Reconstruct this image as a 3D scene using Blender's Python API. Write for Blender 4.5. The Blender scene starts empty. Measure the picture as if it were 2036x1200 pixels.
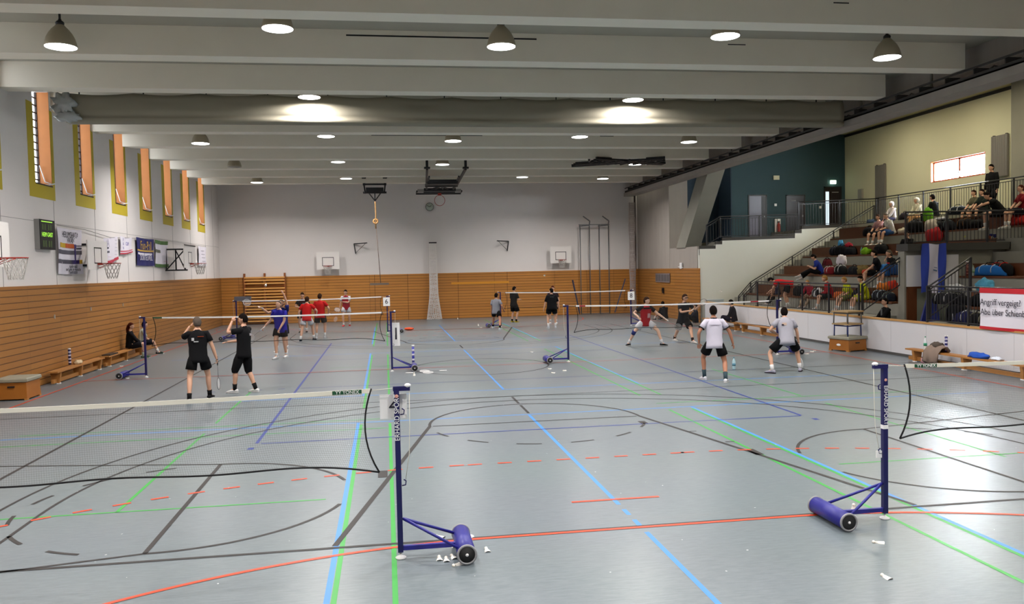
import bpy, bmesh, math, random
from mathutils import Vector, Matrix, Quaternion
random.seed(7)
C = bpy.context.scene.collection
S = bpy.context.scene
PI = math.pi

# ---------------------------------------------------------------- camera, world, exposure
cam = bpy.data.cameras.new('camera')
co = bpy.data.objects.new('camera', cam); C.objects.link(co); S.camera = co
cam.sensor_width = 36; cam.lens = 28.924; cam.clip_end = 200; cam.clip_start = 0.05
def cam_axes(yaw, pitch, roll):
    sy, cy, sp, cp = math.sin(yaw), math.cos(yaw), math.sin(pitch), math.cos(pitch)
    f = Vector((sy*cp, cy*cp, -sp)); r = Vector((cy, -sy, 0)); u = r.cross(f)
    c, s = math.cos(roll), math.sin(roll)
    return c*r + s*u, -s*r + c*u, f
r_, u_, f_ = cam_axes(0.15196109, 0.04051645, -0.02150699)
M = Matrix((r_, u_, -f_)).transposed().to_4x4(); M.translation = Vector((-2.45895, -1.76612, 2.58312))
co.matrix_world = M
w = bpy.data.worlds.new('overcast_sky'); S.world = w; w.use_nodes = True
bg = w.node_tree.nodes['Background']; bg.inputs[0].default_value = (0.86, 0.93, 1.0, 1); bg.inputs[1].default_value = 40.0
_tc = w.node_tree.nodes.new('ShaderNodeTexCoord'); _sp = w.node_tree.nodes.new('ShaderNodeSeparateXYZ'); _mr = w.node_tree.nodes.new('ShaderNodeMapRange')   # sky brighter on the sun's side (+x)
w.node_tree.links.new(_tc.outputs['Generated'], _sp.inputs[0]); w.node_tree.links.new(_sp.outputs['X'], _mr.inputs['Value'])
_mr.inputs['From Min'].default_value = -.2; _mr.inputs['From Max'].default_value = .6; _mr.inputs['To Min'].default_value = 5; _mr.inputs['To Max'].default_value = 130
w.node_tree.links.new(_mr.outputs[0], bg.inputs[1])
S.view_settings.view_transform = 'Standard'; S.view_settings.look = 'None'
S.view_settings.exposure = 0.0; S.view_settings.gamma = 1; S.view_settings.use_curve_mapping = False
LAMP_W = 195.0          # watts of each hall lamp
LAMP_COL = (1.0, 0.945, 0.91)
S.cycles.max_bounces = 8; S.cycles.diffuse_bounces = 5; S.cycles.glossy_bounces = 3
S.cycles.caustics_reflective = False; S.cycles.caustics_refractive = False
S.cycles.sample_clamp_indirect = 6.0

# ---------------------------------------------------------------- materials
def lin(h):
    if isinstance(h, str):
        h = h.lstrip('#'); c = [int(h[i:i+2], 16)/255 for i in (0, 2, 4)]
    else: c = h
    return tuple((x/12.92 if x <= .04045 else ((x+.055)/1.055)**2.4) for x in c) + (1,)
MATS = {}
def mat(name, col, rough=.6, noise=0, nscale=4, bump=0, metal=0, emit=0, spec=.4, stretch=None, coat=0):
    if name in MATS: return MATS[name]
    m = bpy.data.materials.new(name); m.use_nodes = True; nt = m.node_tree
    b = nt.nodes['Principled BSDF']; c = lin(col)
    b.inputs['Base Color'].default_value = c; b.inputs['Roughness'].default_value = rough
    b.inputs['Metallic'].default_value = metal; b.inputs['Specular IOR Level'].default_value = spec
    b.inputs['Coat Weight'].default_value = coat
    if emit:
        b.inputs['Emission Color'].default_value = c; b.inputs['Emission Strength'].default_value = emit
    if noise or bump:
        tc = nt.nodes.new('ShaderNodeTexCoord'); mp = nt.nodes.new('ShaderNodeMapping')
        if stretch: mp.inputs['Scale'].default_value = stretch
        nz = nt.nodes.new('ShaderNodeTexNoise'); nz.inputs['Scale'].default_value = nscale; nz.inputs['Detail'].default_value = 5
        nt.links.new(tc.outputs['Object'], mp.inputs[0]); nt.links.new(mp.outputs[0], nz.inputs['Vector'])
        if noise:
            mx = nt.nodes.new('ShaderNodeMix'); mx.data_type = 'RGBA'
            mx.inputs['A'].default_value = tuple(v*(1-noise) for v in c[:3]) + (1,)
            mx.inputs['B'].default_value = tuple(min(1, v*(1+noise)) for v in c[:3]) + (1,)
            nt.links.new(nz.outputs['Fac'], mx.inputs['Factor']); nt.links.new(mx.outputs['Result'], b.inputs['Base Color'])
        if bump:
            bp = nt.nodes.new('ShaderNodeBump'); bp.inputs['Strength'].default_value = bump; bp.inputs['Distance'].default_value = .01
            nt.links.new(nz.outputs['Fac'], bp.inputs['Height']); nt.links.new(bp.outputs[0], b.inputs['Normal'])
    MATS[name] = m; return m
def wood_planks(name, c1, c2, pitch=.1455, zoff=0, rough=.45, panel=1.9, axis='Y'):
    m = bpy.data.materials.new(name); m.use_nodes = True; nt = m.node_tree; N = nt.nodes.new; L = nt.links.new
    b = nt.nodes['Principled BSDF']; b.inputs['Roughness'].default_value = rough
    tc = N('ShaderNodeTexCoord'); sp = N('ShaderNodeSeparateXYZ'); L(tc.outputs['Object'], sp.inputs[0])
    def mt(op, a, bb=None, c=None):
        n = N('ShaderNodeMath'); n.operation = op
        for i, v in enumerate((a, bb, c)):
            if v is None: continue
            if isinstance(v, (int, float)): n.inputs[i].default_value = v
            else: L(v, n.inputs[i])
        return n.outputs[0]
    zz = mt('DIVIDE', mt('ADD', sp.outputs['Z'], zoff), pitch)
    fr = mt('FRACT', zz); idx = mt('FLOOR', zz)
    hh = sp.outputs[axis]; pidx = mt('FLOOR', mt('DIVIDE', hh, panel)); pfr = mt('FRACT', mt('DIVIDE', hh, panel))
    gap = mt('LESS_THAN', fr, .13); vg = mt('LESS_THAN', pfr, .008)
    cb = N('ShaderNodeCombineXYZ'); L(idx, cb.inputs[0]); L(pidx, cb.inputs[1])
    wn = N('ShaderNodeTexWhiteNoise'); wn.noise_dimensions = '3D'; L(cb.outputs[0], wn.inputs['Vector'])
    mp = N('ShaderNodeMapping'); mp.inputs['Scale'].default_value = (1.5, 1.5, 28) ; L(tc.outputs['Object'], mp.inputs[0])
    nz = N('ShaderNodeTexNoise'); nz.inputs['Scale'].default_value = 1.6; nz.inputs['Detail'].default_value = 6; L(mp.outputs[0], nz.inputs['Vector'])
    f = mt('ADD', mt('MULTIPLY', wn.outputs['Value'], .5), mt('MULTIPLY', nz.outputs['Fac'], .5))
    mx = N('ShaderNodeMix'); mx.data_type = 'RGBA'; mx.inputs['A'].default_value = lin(c1); mx.inputs['B'].default_value = lin(c2); L(f, mx.inputs['Factor'])
    m2 = N('ShaderNodeMix'); m2.data_type = 'RGBA'; L(mx.outputs['Result'], m2.inputs['A']); m2.inputs['B'].default_value = lin('#4a2a12')
    L(mt('MAXIMUM', mt('MULTIPLY', gap, .85), mt('MULTIPLY', vg, .4)), m2.inputs['Factor']); L(m2.outputs['Result'], b.inputs['Base Color'])
    bp = N('ShaderNodeBump'); bp.inputs['Strength'].default_value = .6; bp.inputs['Distance'].default_value = .02
    L(mt('SUBTRACT', 1, gap), bp.inputs['Height']); L(bp.outputs[0], b.inputs['Normal'])
    MATS[name] = m; return m
def floor_mat():
    m = bpy.data.materials.new('sports_linoleum'); m.use_nodes = True; nt = m.node_tree; N = nt.nodes.new; L = nt.links.new
    b = nt.nodes['Principled BSDF']
    tc = N('ShaderNodeTexCoord'); mp = N('ShaderNodeMapping'); mp.inputs['Scale'].default_value = (1, 6, 1); L(tc.outputs['Object'], mp.inputs[0])
    n1 = N('ShaderNodeTexNoise'); n1.inputs['Scale'].default_value = 6; n1.inputs['Detail'].default_value = 9; n1.inputs['Roughness'].default_value = .7; L(mp.outputs[0], n1.inputs['Vector'])
    n2 = N('ShaderNodeTexNoise'); n2.inputs['Scale'].default_value = .35; n2.inputs['Detail'].default_value = 3; L(tc.outputs['Object'], n2.inputs['Vector'])
    mx = N('ShaderNodeMix'); mx.data_type = 'RGBA'; mx.inputs['A'].default_value = lin('#5f696e'); mx.inputs['B'].default_value = lin('#778085'); m0 = N('ShaderNodeMapRange'); m0.inputs['From Min'].default_value = .32; m0.inputs['From Max'].default_value = .68; L(n1.outputs['Fac'], m0.inputs['Value']); L(m0.outputs[0], mx.inputs['Factor'])
    m2 = N('ShaderNodeMix'); m2.data_type = 'RGBA'; m2.blend_type = 'MULTIPLY'; m2.inputs['Factor'].default_value = .12; L(mx.outputs['Result'], m2.inputs['A']); L(n2.outputs['Color'], m2.inputs['B'])
    L(m2.outputs['Result'], b.inputs['Base Color'])
    mr = N('ShaderNodeMapRange'); mr.inputs['To Min'].default_value = .27; mr.inputs['To Max'].default_value = .35; L(n1.outputs['Fac'], mr.inputs['Value']); L(mr.outputs[0], b.inputs['Roughness'])
    b.inputs['Specular IOR Level'].default_value = .5
    MATS['floor'] = m; return m
M_floor = floor_mat()
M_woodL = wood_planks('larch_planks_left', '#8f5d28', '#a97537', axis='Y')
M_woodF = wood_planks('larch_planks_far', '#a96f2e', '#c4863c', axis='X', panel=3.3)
M_white = mat('white_plaster', '#dfdad7', .8, .035, 1.2, .05)
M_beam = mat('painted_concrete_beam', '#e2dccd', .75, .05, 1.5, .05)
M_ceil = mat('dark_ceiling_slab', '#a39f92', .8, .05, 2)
M_conc = mat('raw_concrete', '#9a938c', .8, .14, 1.1, .2, stretch=(3, 3, .6))
M_concd = mat('raw_concrete_grey', '#86847a', .85, .12, 1.4, .2)
M_yel = mat('yellow_wall_paint', '#bda92b', .7, .04, 2)
M_cream = mat('cream_plaster', '#c9c7ab', .8, .04, 1.0, .05)
M_creamd = mat('pale_stair_wall', '#c6c7be', .8, .03, 1.0, .05)
M_teal = mat('teal_wall_paint', '#2b454d', .75, .05, 1)
M_tealb = mat('blue_wall_paint', '#1e3345', .75, .05, 1)
M_board = mat('white_parapet_board', '#d3d2d6', .5, .02, 1)
M_cap = mat('beech_cap', '#b98b52', .5, .1, 3, stretch=(1, .2, 1))
M_bench = mat('bench_wood', '#a8733a', .5, .15, 3, .1, stretch=(3, .5, 3))
M_benchd = mat('stained_seat_wood', '#582f13', .5, .15, 3, .1, stretch=(3, .5, 3))
M_dark = mat('dark_plinth', '#4d4b4a', .7)
M_black = mat('black_steel', '#17181b', .45)
M_rail = mat('anthracite_railing', '#26262a', .45)
M_steel = mat('grey_steel', '#77787a', .4, metal=.6)
M_blue = mat('post_blue_paint', '#15144e', .35)
M_blue2 = mat('roller_blue_plastic', '#25257e', .4, .05, 3)
M_rub = mat('black_rubber', '#141415', .7)
M_greyp = mat('grey_plastic', '#8d8d90', .5)
M_wp = mat('white_plastic', '#e6e6e6', .5)
M_tape = mat('net_tape_white', '#d8d6c8', .8)
M_cord = mat('black_cord', '#101012', .8)
M_mesh = mat('net_twine', '#66615c', .9)
M_glassw = mat('window_bars', '#2e2320', .6)
M_jamb = mat('wooden_jamb', '#c07a40', .5, .1, 3)
M_curt = mat('curtain_fabric', '#8d8878', .85, .06, 2, .1)
M_cloth_w = mat('banner_white', '#dcd8e2', .8)
M_ink = mat('black_ink', '#2a2634', .8)
M_red = mat('banner_red', '#b8202c', .7)
def glass():
    m = bpy.data.materials.new('window_glass'); m.use_nodes = True; nt = m.node_tree
    nt.nodes.remove(nt.nodes['Principled BSDF']); N = nt.nodes.new; L = nt.links.new
    tr = N('ShaderNodeBsdfTransparent'); gl = N('ShaderNodeBsdfGlossy'); gl.inputs['Roughness'].default_value = .02
    mx = N('ShaderNodeMixShader'); mx.inputs[0].default_value = .06
    L(tr.outputs[0], mx.inputs[1]); L(gl.outputs[0], mx.inputs[2]); L(mx.outputs[0], nt.nodes['Material Output'].inputs['Surface'])
    return m
M_glass = glass()
M_clear = mat('clear_bottle_plastic', '#cfdde2', .15, spec=.6)

# ---------------------------------------------------------------- helpers
def tag(o, label=None, cat=None, group=None, kind=None):
    if label: o['label'] = label
    if cat: o['category'] = cat
    if group: o['group'] = group
    if kind: o['kind'] = kind
    return o
def empty(name, loc=(0, 0, 0), rz=0, label=None, cat=None, group=None, kind=None):
    o = bpy.data.objects.new(name, None); C.objects.link(o); o.location = loc; o.rotation_euler.z = rz
    o.empty_display_size = .1
    return tag(o, label, cat, group, kind)
class MB:
    def __init__(s): s.v = []; s.f = []; s.m = []; s.mats = []; s.sm = []
    def mi(s, m):
        if m not in s.mats: s.mats.append(m)
        return s.mats.index(m)
    def add(s, vs, fs, m=None, smooth=False):
        n = len(s.v); s.v += [tuple(v) for v in vs]; k = s.mi(m) if m else 0
        for f in fs: s.f.append(tuple(i+n for i in f)); s.m.append(k); s.sm.append(smooth)
        return s
    def box(s, x0, x1, y0, y1, z0, z1, m=None, T=None):
        vs = [Vector((x, y, z)) for x in (x0, x1) for y in (y0, y1) for z in (z0, z1)]
        if T: vs = [T @ v for v in vs]
        return s.add(vs, [(0, 1, 3, 2), (4, 6, 7, 5), (0, 4, 5, 1), (2, 3, 7, 6), (0, 2, 6, 4), (1, 5, 7, 3)], m)
    def bar(s, a, b, w=.04, h=None, m=None, up=(0, 0, 1)):
        a, b = Vector(a), Vector(b); h = h or w; d = (b-a).normalized(); U = Vector(up)
        if abs(d.dot(U)) > .98: U = Vector((0, 1, 0))
        sx = d.cross(U).normalized()*w/2; su = sx.cross(d).normalized()*h/2
        vs = [p+i*sx+j*su for p in (a, b) for i, j in ((-1, -1), (1, -1), (1, 1), (-1, 1))]
        return s.add(vs, [(3, 2, 1, 0), (4, 5, 6, 7), (0, 1, 5, 4), (1, 2, 6, 5), (2, 3, 7, 6), (3, 0, 4, 7)], m)
    def tube(s, pts, r, n=8, m=None, caps=True, closed=False):
        pts = [Vector(p) for p in pts]; rs = r if isinstance(r, (list, tuple)) else [r]*len(pts)
        k = len(pts); vs = []; ref = None
        for i, p in enumerate(pts):
            if closed: d = pts[(i+1) % k]-pts[i-1]
            else: d = pts[min(i+1, k-1)]-pts[max(i-1, 0)]
            d = d.normalized() if d.length > 1e-9 else Vector((0, 0, 1))
            if ref is None: ref = Vector((0, 0, 1)) if abs(d.z) < .9 else Vector((1, 0, 0))
            sx = d.cross(ref).normalized(); su = sx.cross(d).normalized(); ref = su
            rr = rs[i]; rx, ry = rr if isinstance(rr, (list, tuple)) else (rr, rr)
            for j in range(n):
                a = 2*PI*j/n; vs.append(p+sx*math.cos(a)*rx+su*math.sin(a)*ry)
        fs = []
        for i in range(k if closed else k-1):
            for j in range(n):
                a = i*n+j; b = i*n+(j+1) % n; c = ((i+1) % k)*n+(j+1) % n; d2 = ((i+1) % k)*n+j
                fs.append((a, b, c, d2))
        if caps and not closed: fs += [tuple(range(n-1, -1, -1)), tuple((k-1)*n+j for j in range(n))]
        return s.add(vs, fs, m, True)
    def rings(s, rings, m=None, caps=True, smooth=True):
        n = len(rings[0]); vs = [v for r in rings for v in r]; fs = []
        for i in range(len(rings)-1):
            for j in range(n): fs.append((i*n+j, i*n+(j+1) % n, (i+1)*n+(j+1) % n, (i+1)*n+j))
        if caps: fs += [tuple(range(n-1, -1, -1)), tuple((len(rings)-1)*n+j for j in range(n))]
        return s.add(vs, fs, m, smooth)
    def lathe(s, c, prof, n=20, m=None, T=None):
        c = Vector(c); rs = []
        for r, z in prof:
            ring = [Vector((r*math.cos(2*PI*j/n), r*math.sin(2*PI*j/n), z)) for j in range(n)]
            rs.append([(T @ v if T else v)+c for v in ring])
        return s.rings(rs, m, caps=True)
    def ell(s, c, r, m=None, n=12, k=8, fn=None, T=None):
        c = Vector(c); rs = []
        for i in range(k+1):
            t = PI*(i+.001 if i == 0 else (i-.001 if i == k else i))/k; ring = []
            for j in range(n):
                a = 2*PI*j/n; v = Vector((math.sin(t)*math.cos(a), math.sin(t)*math.sin(a), -math.cos(t)))
                q = Vector((v.x*r[0], v.y*r[1], v.z*r[2]))
                if fn: q = fn(v, q)
                if T: q = T @ q
                ring.append(q+c)
            rs.append(ring)
        return s.rings(rs, m)
    def quad(s, a, b, c, d, m=None): return s.add([a, b, c, d], [(0, 1, 2, 3)], m)
    def build(s, name, m=None, parent=None, loc=None, rz=None):
        me = bpy.data.meshes.new(name); me.from_pydata(s.v, [], s.f)
        mats = s.mats if s.mats else []
        if m: me.materials.append(m)
        for q in mats: me.materials.append(q)
        off = 1 if m else 0
        if mats and not m: me.polygons.foreach_set('material_index', s.m)
        me.polygons.foreach_set('use_smooth', s.sm); me.update()
        o = bpy.data.objects.new(name, me); C.objects.link(o)
        if parent: o.parent = parent
        if loc is not None: o.location = loc
        if rz is not None: o.rotation_euler.z = rz
        return o
def copy_tree(o, parent=None):
    c = o.copy(); C.objects.link(c)
    if parent: c.parent = parent
    for ch in list(o.children): copy_tree(ch, c)
    return c
def struct(mb, name, m=None, parent=None):
    o = mb.build(name, m, parent)
    if not parent: o['kind'] = 'structure'
    return o
def text(body, size, name, m, parent, loc, rot, ext=.001, align='CENTER', sx=1.0):
    cu = bpy.data.curves.new(name, 'FONT'); cu.body = body; cu.size = size; cu.extrude = ext; cu.align_x = align; cu.align_y = 'CENTER'
    cu.materials.append(m); o = bpy.data.objects.new(name, cu); C.objects.link(o); o.parent = parent
    o.location = loc; o.rotation_euler = rot; o.scale = (sx, 1, 1); TEXTS.append(o); return o
TEXTS = []
ROT_L = (PI/2, 0, PI/2)      # text readable when looking at the left wall (facing +x)
ROT_N = (PI/2, 0, 0)         # text readable when looking along +y
ROT_R = (PI/2, 0, -PI/2)     # text readable when looking along +x

XL, XR, YF, YN = -10.8, 11.26, 42.05, -3.6
HW, HC, ZB, ZC = 2.42, .97, 6.83, 7.4

# ---------------------------------------------------------------- floor and court markings
fl = MB().box(XL-.3, 20.4, YN-.2, YF+.2, -.2, 0); floor = struct(fl, 'floor', M_floor)
def marking(name, col): return MB(), name, mat('line_'+name, col, .3)
def band(mb, a, b, w, z):
    a, b = Vector((a[0], a[1], z)), Vector((b[0], b[1], z)); d = (b-a).normalized(); s = Vector((-d.y, d.x, 0))*w/2
    mb.quad(a-s, b-s, b+s, a+s)
def arcb(mb, cx, cy, r, a0, a1, w, z, dash=None, gap=None, n=None):
    a0, a1 = math.radians(a0), math.radians(a1)
    if dash:
        k = max(1, int(abs(a1-a0)*r/(dash+gap))); st = (a1-a0)/k
        for i in range(k): arcb(mb, cx, cy, r, math.degrees(a0+st*i), math.degrees(a0+st*i+st*dash/(dash+gap)), w, z)
        return
    n = n or max(3, int(abs(a1-a0)*r/.15)); vs = []; fs = []
    for i in range(n+1):
        a = a0+(a1-a0)*i/n
        for q in (r-w/2, r+w/2): vs.append((cx+q*math.cos(a), cy+q*math.sin(a), z))
    for i in range(n): fs.append((2*i, 2*i+1, 2*i+3, 2*i+2) if a1 > a0 else (2*i+2, 2*i+3, 2*i+1, 2*i))
    mb.add(vs, fs)
# light blue: cross volleyball courts
lb = MB(); z = .0012
for y0, y1 in ((3.5, 12.5), (15.6, 24.6), (28, 37)):
    band(lb, (-9, y0), (9, y0), .05, z); band(lb, (-9, y1), (9, y1), .05, z)
    for x in (-2.985, 2.985): band(lb, (x, y0), (x, y1), .05, z)
for a, b in ((.5, 5.85), (6.03, 6.25), (6.42, 6.62), (6.8, 12.45), (15.6, 24.6), (28, 37)): band(lb, (-.02, a), (-.02, b), .05, z)
lb.build('light_blue_marking', mat('line_light_blue', '#3c80c4', .4), floor)
gr = MB(); z = .0018
for x in (-2.93, -2.45, 2.5, 2.93):
    for a, b in ((.6, 12.3), (14.0, 24.0), (27, 40)): band(gr, (x, a), (x, b), .045, z)
for x in (-5.45, 5.45):
    for a, b in ((7.75, 12.2), (13.1, 17.5)): band(gr, (x, a), (x, b), .04, z)
for a, b, y in ((-8.5, -3.2, 7.75), (3.2, 8.5, 7.9), (-8.5, -2.5, 12.78), (2.5, 8.5, 13.0), (-8.5, -2.5, 11.9), (-4, 4, 20.9)): band(gr, (a, y), (b, y), .035, z)
gr.build('green_marking', mat('line_green', '#35953e', .4), floor)
db = MB(); z = .0024
for x in (-4.47, 4.42): band(db, (x, 11.15), (x, 28.9), .05, z)
for x in (-4.5, 4.48): band(db, (x, 10.72), (x, 10.86), .09, z)
for y in (11.13, 28.85): band(db, (-4.4, y), (4.4, y), .045, z)
for y in (17.15, 23.0): band(db, (-4.4, y), (4.4, y), .035, z)
for i in range(4):
    for s in (-1, 1): band(db, (s*(4.75+.5*i), 17.15), (s*(4.9+.5*i), 17.15), .05, z)
db.build('dark_blue_marking', mat('line_dark_blue', '#22367f', .4), floor)
bl = MB(); z = .003; W5 = .05
band(bl, (-7.46, 6.03), (7.5, 6.03), W5, z); band(bl, (-7.46, 34.1), (7.5, 34.1), W5, z)
for x in (-7.46, 7.5): band(bl, (x, 6.03), (x, 34.1), W5, z)
arcb(bl, 0, 20.0, 1.8, 0, 360, .045, z); band(bl, (-7.46, 20.0), (-1.9, 20.0), .02, z)
for yb, s in ((6.03, 1), (34.1, -1)):
    for q in (-1, 1): band(bl, (3*q, yb+.05*s), (1.8*q, yb+5.8*s), .06, z)
    yf = yb+5.8*s; band(bl, (-1.75, yf), (1.75, yf), .04, z)
    if s > 0: arcb(bl, 0, yf, 1.8, 0, 180, .05, z)
    else: arcb(bl, 0, yf, 1.8, 180, 360, .05, z)
    for k in range(6):
        a = 198+k*26
        if s > 0: arcb(bl, 0, yf, 1.8, a, a+12, .045, z)
        else: arcb(bl, 0, yf, 1.8, a-180, a-168, .045, z)
    for r, w_ in ((6.27, .04), (6.8, .04)):
        yc = yb+1.8*s
        if s > 0: arcb(bl, 0, yc, r, 0, 180, w_, z)
        else: arcb(bl, 0, yc, r, 180, 360, w_, z)
        for q in (-1, 1): band(bl, (q*r, yb), (q*r, yc), w_, z)
band(bl, (0, 12.62), (0, 13.5), .05, z); band(bl, (0, 13.72), (0, 14.55), .05, z); band(bl, (0, 25.2), (0, 26.3), .05, z)
band(bl, (-2.56, 8.6), (-2.56, 8.95), .12, z); band(bl, (2.48, 8.62), (2.48, 8.98), .12, z)
band(bl, (1.68, 11.15), (1.68, 11.37), .12, z); band(bl, (2.1, 10.35), (2.25, 10.35), .04, z); band(bl, (2.36, 9.5), (2.5, 9.5), .04, z)
for s in (-1, 1):        # keys of the cross courts
    xb, xf = s*10.55, s*4.75
    band(bl, (xf, 6.25), (xf, 9.85), .05, z)
    band(bl, (xf, 9.85), (xb, 11.05), .04, z); band(bl, (xf, 6.25), (xb, 5.05), .04, z)
    for a0, a1 in ((-90, -17), (17, 90)):
        if s < 0: arcb(bl, xf, 8.05, 1.8, a0, a1, .045, z)
        else: arcb(bl, xf, 8.05, 1.8, a0+180, a1+180, .045, z)
    for k in range(6):
        a = (108+k*26) if s < 0 else (-72+k*26)
        arcb(bl, xf, 8.05, 1.8, a, a+12, .045, z)
band(bl, (-10.2, 14.65), (10.2, 14.65), .03, z)
band(bl, (4.6, 17.15), (10.8, 17.15), .03, z)
bl.build('black_marking', mat('line_black', '#1f1b1b', .5), floor)
og = MB(); z = .0036
for gy, s in ((0, 1), (40, -1)):
    for r, dash in ((6, None), (9, .15)):
        w_ = .05
        if dash:
            n = 5
            for i in range(8): band(og, (-1.45+.4*i, gy+s*r), (-1.45+.4*i+.19, gy+s*r), w_, z)
        else: band(og, (-1.5, gy+s*r), (1.5, gy+s*r), w_, z)
        for q in (-1, 1):
            a0, a1 = (90, 0) if q > 0 else (90, 180)
            if s < 0: a0, a1 = -a0, -a1
            if dash: arcb(og, 1.5*q, gy, r, a0, a1, w_, z, .19, .21)
            else: arcb(og, 1.5*q, gy, r, a0, a1, w_, z)
    band(og, (-.5, gy+s*7), (.5, gy+s*7), .05, z)
for x in (-9.98, 9.98): band(og, (x, 0), (x, 40), .05, z)
band(og, (-9.98, 20.1), (9.98, 20.1), .04, z)
og.build('orange_marking', mat('line_orange', '#c4401c', .4), floor)
# fine feather scraps on the floor
fs_ = MB()
for i in range(160):
    x, y = random.uniform(-8, 9), random.uniform(4, 22)
    a = random.uniform(0, PI); l = random.uniform(.006, .02)
    band(fs_, (x, y), (x+l*math.cos(a), y+l*math.sin(a)), random.uniform(.006, .014), .0045)
tag(fs_.build('feather_scraps', M_wp), 'tiny white feather scraps scattered over the grey hall floor', 'feather scraps', kind='stuff')

# ---------------------------------------------------------------- walls
WIN = [13.9, 16.88, 19.85, 22.82, 25.85, 28.8, 31.8, 34.75, 37.7]
WW = 1.02; WZ0, WZ1 = 4.9, 7.3
wl = MB(); e = YN-.2
wl.box(XL-.33, XL, YN-.2, YF+.4, -.2, WZ0); wl.box(XL-.33, XL, YN-.2, YF+.4, WZ1, ZC+.3)
for y in WIN+[None]:
    if y is None: wl.box(XL-.33, XL, e, YF+.4, WZ0, WZ1)
    else: wl.box(XL-.33, XL, e, y, WZ0, WZ1); e = y+WW
wall_left = struct(wl, 'wall_left', M_white)
jl = MB()
for y in (17.9, 20.9, 23.9, 26.9, 29.85, 32.8, 35.8, 38.8, 40.6): jl.box(XL, XL+.004, y, y+.02, HW, 6.9)
jl.box(XL, XL+.004, 17, 41.9, 3.98, 3.99)
struct(jl, 'panel_joints', mat('joint_grey', '#8f8c8a', .8), wall_left)
n = 0
for y in WIN:
    n += 1
    wo = empty('window_%d' % n, (XL, y+WW/2, WZ0), kind='structure')
    b = MB()
    b.box(-.33, -.27, -WW/2, WW/2, 0, .06); b.box(-.33, -.28, -WW/2, -WW/2+.04, 0, WZ1-WZ0); b.box(-.33, -.28, WW/2-.035, WW/2, 0, WZ1-WZ0)
    for i in range(1, 13): b.box(-.32, -.285, -WW/2, WW/2, i*.187-.014, i*.187+.014)
    b.build('window_frame', M_glassw, wo)
    b = MB(); b.box(-.28, 0.0, WW/2-.012, WW/2-.002, 0, WZ1-WZ0); b.box(-.28, 0, -WW/2+.002, -WW/2+.012, 0, WZ1-WZ0); b.build('jamb_lining', M_jamb, wo)
    b = MB(); b.box(-.33, .02, -WW/2, WW/2, -.0, .03); b.build('window_sill', M_glassw, wo)
    MB().box(-.305, -.3, -WW/2, WW/2, 0, WZ1-WZ0).build('window_pane', M_glass, wo)
    b = MB(); b.tube([(-.24, WW/2-.1, .55), (-.14, WW/2-.06, .14), (.03, WW/2-.03, .07)], .013, 6); b.tube([(-.2, WW/2-.2, .05), (-.05, WW/2-.1, .05), (.06, WW/2+.04, .1)], .018, 6)
    b.build('opening_chain', M_wp, wo)
    b = MB(); x = .006
    b.box(0, x, -WW/2-.36, -WW/2, -.33, 1.95); b.box(0, x, WW/2, WW/2+.17, -.33, 1.95); b.box(0, x, -WW/2, WW/2, -.33, 0)
    b.build('yellow_surround', M_yel, wo)
# wood cladding
wc = MB().box(XL, XL+.05, YN, YF, 0, HW); struct(wc, 'trim_1', M_woodL)
wc = MB().box(XL+.05, XR, YF-.05, YF, 0, HW); struct(wc, 'trim_2', M_woodF)
wc = MB().box(XR, XR+.05, 32.95, YF, 0, HW); wood_r = struct(wc, 'trim_3', M_woodL)
wf = MB().box(XL-.3, XR+9.5, YF, YF+.3, -.2, 9); struct(wf, 'wall_far', M_white)
jf = MB()
for x in (-7.57, -3.03, -1.31, 1.35, 4.0, 8.4): jf.box(x, x+.02, YF-.055, YF-.05, 0, HW)
MB().box(1.0, 4.1, YF-.06, YF-.05, 1.82, 1.92).build('yellow_rail', mat('yellow_rail', '#d9962a', .5), bpy.data.objects['trim_2'])
struct(jf, 'door_joints', mat('joint_brown', '#5a3a1c', .7), bpy.data.objects['trim_2'])
struct(MB().box(XL-.3, 20.4, YN-.3, YN, -.2, 9), 'wall_near', M_white)
# concrete pier wall at the right far end
pr = MB(); pr.box(XR+.05, XR+1.0, 36.9, YF, 0, 7.0); pr.box(XR+.06, XR+.75, 33.3, 36.9, 0, 3.4)
pr.box(XR+.04, XR+.3, 33.25, YF, HW+.001, 2.46)
struct(pr, 'wall_right', M_conc)
st = MB()
def strut_pts(x): return [Vector((x, 35.9, 3.38)), Vector((x, 34.7, 3.38)), Vector((x, 31.45, 7.0)), Vector((x, 32.65, 7.0))]
a, b = strut_pts(XR+.02), strut_pts(XR+.75)
st.add(a+b, [(0, 1, 2, 3), (7, 6, 5, 4), (0, 4, 5, 1), (1, 5, 6, 2), (2, 6, 7, 3), (3, 7, 4, 0)])
struct(st, 'trim_4', M_concd)
# ceiling, beams, edge beam
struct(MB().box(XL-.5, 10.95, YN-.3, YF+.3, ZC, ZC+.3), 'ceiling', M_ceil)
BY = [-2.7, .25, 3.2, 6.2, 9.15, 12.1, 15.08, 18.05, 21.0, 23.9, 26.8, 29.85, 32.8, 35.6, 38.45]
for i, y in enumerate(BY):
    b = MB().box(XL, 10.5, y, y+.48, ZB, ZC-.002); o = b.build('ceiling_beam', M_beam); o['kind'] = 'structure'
    if i >= 5:
        j = MB()
        if i in (6,): j.box(-3.1, .75, y-.004, y, 7.27, 7.3); j.box(4.9, 5.3, y-.004, y, 7.25, 7.27)
        elif i == 5: j.box(5.6, 5.9, y-.004, y, 7.2, 7.22)
        elif i == 10: j.box(-2.8, 1.0, y-.004, y, 7.2, 7.22); j.box(5.2, 5.7, y-.004, y, 7.2, 7.22)
        else: continue
        j.build('cable_slot', M_black, o)
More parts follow.
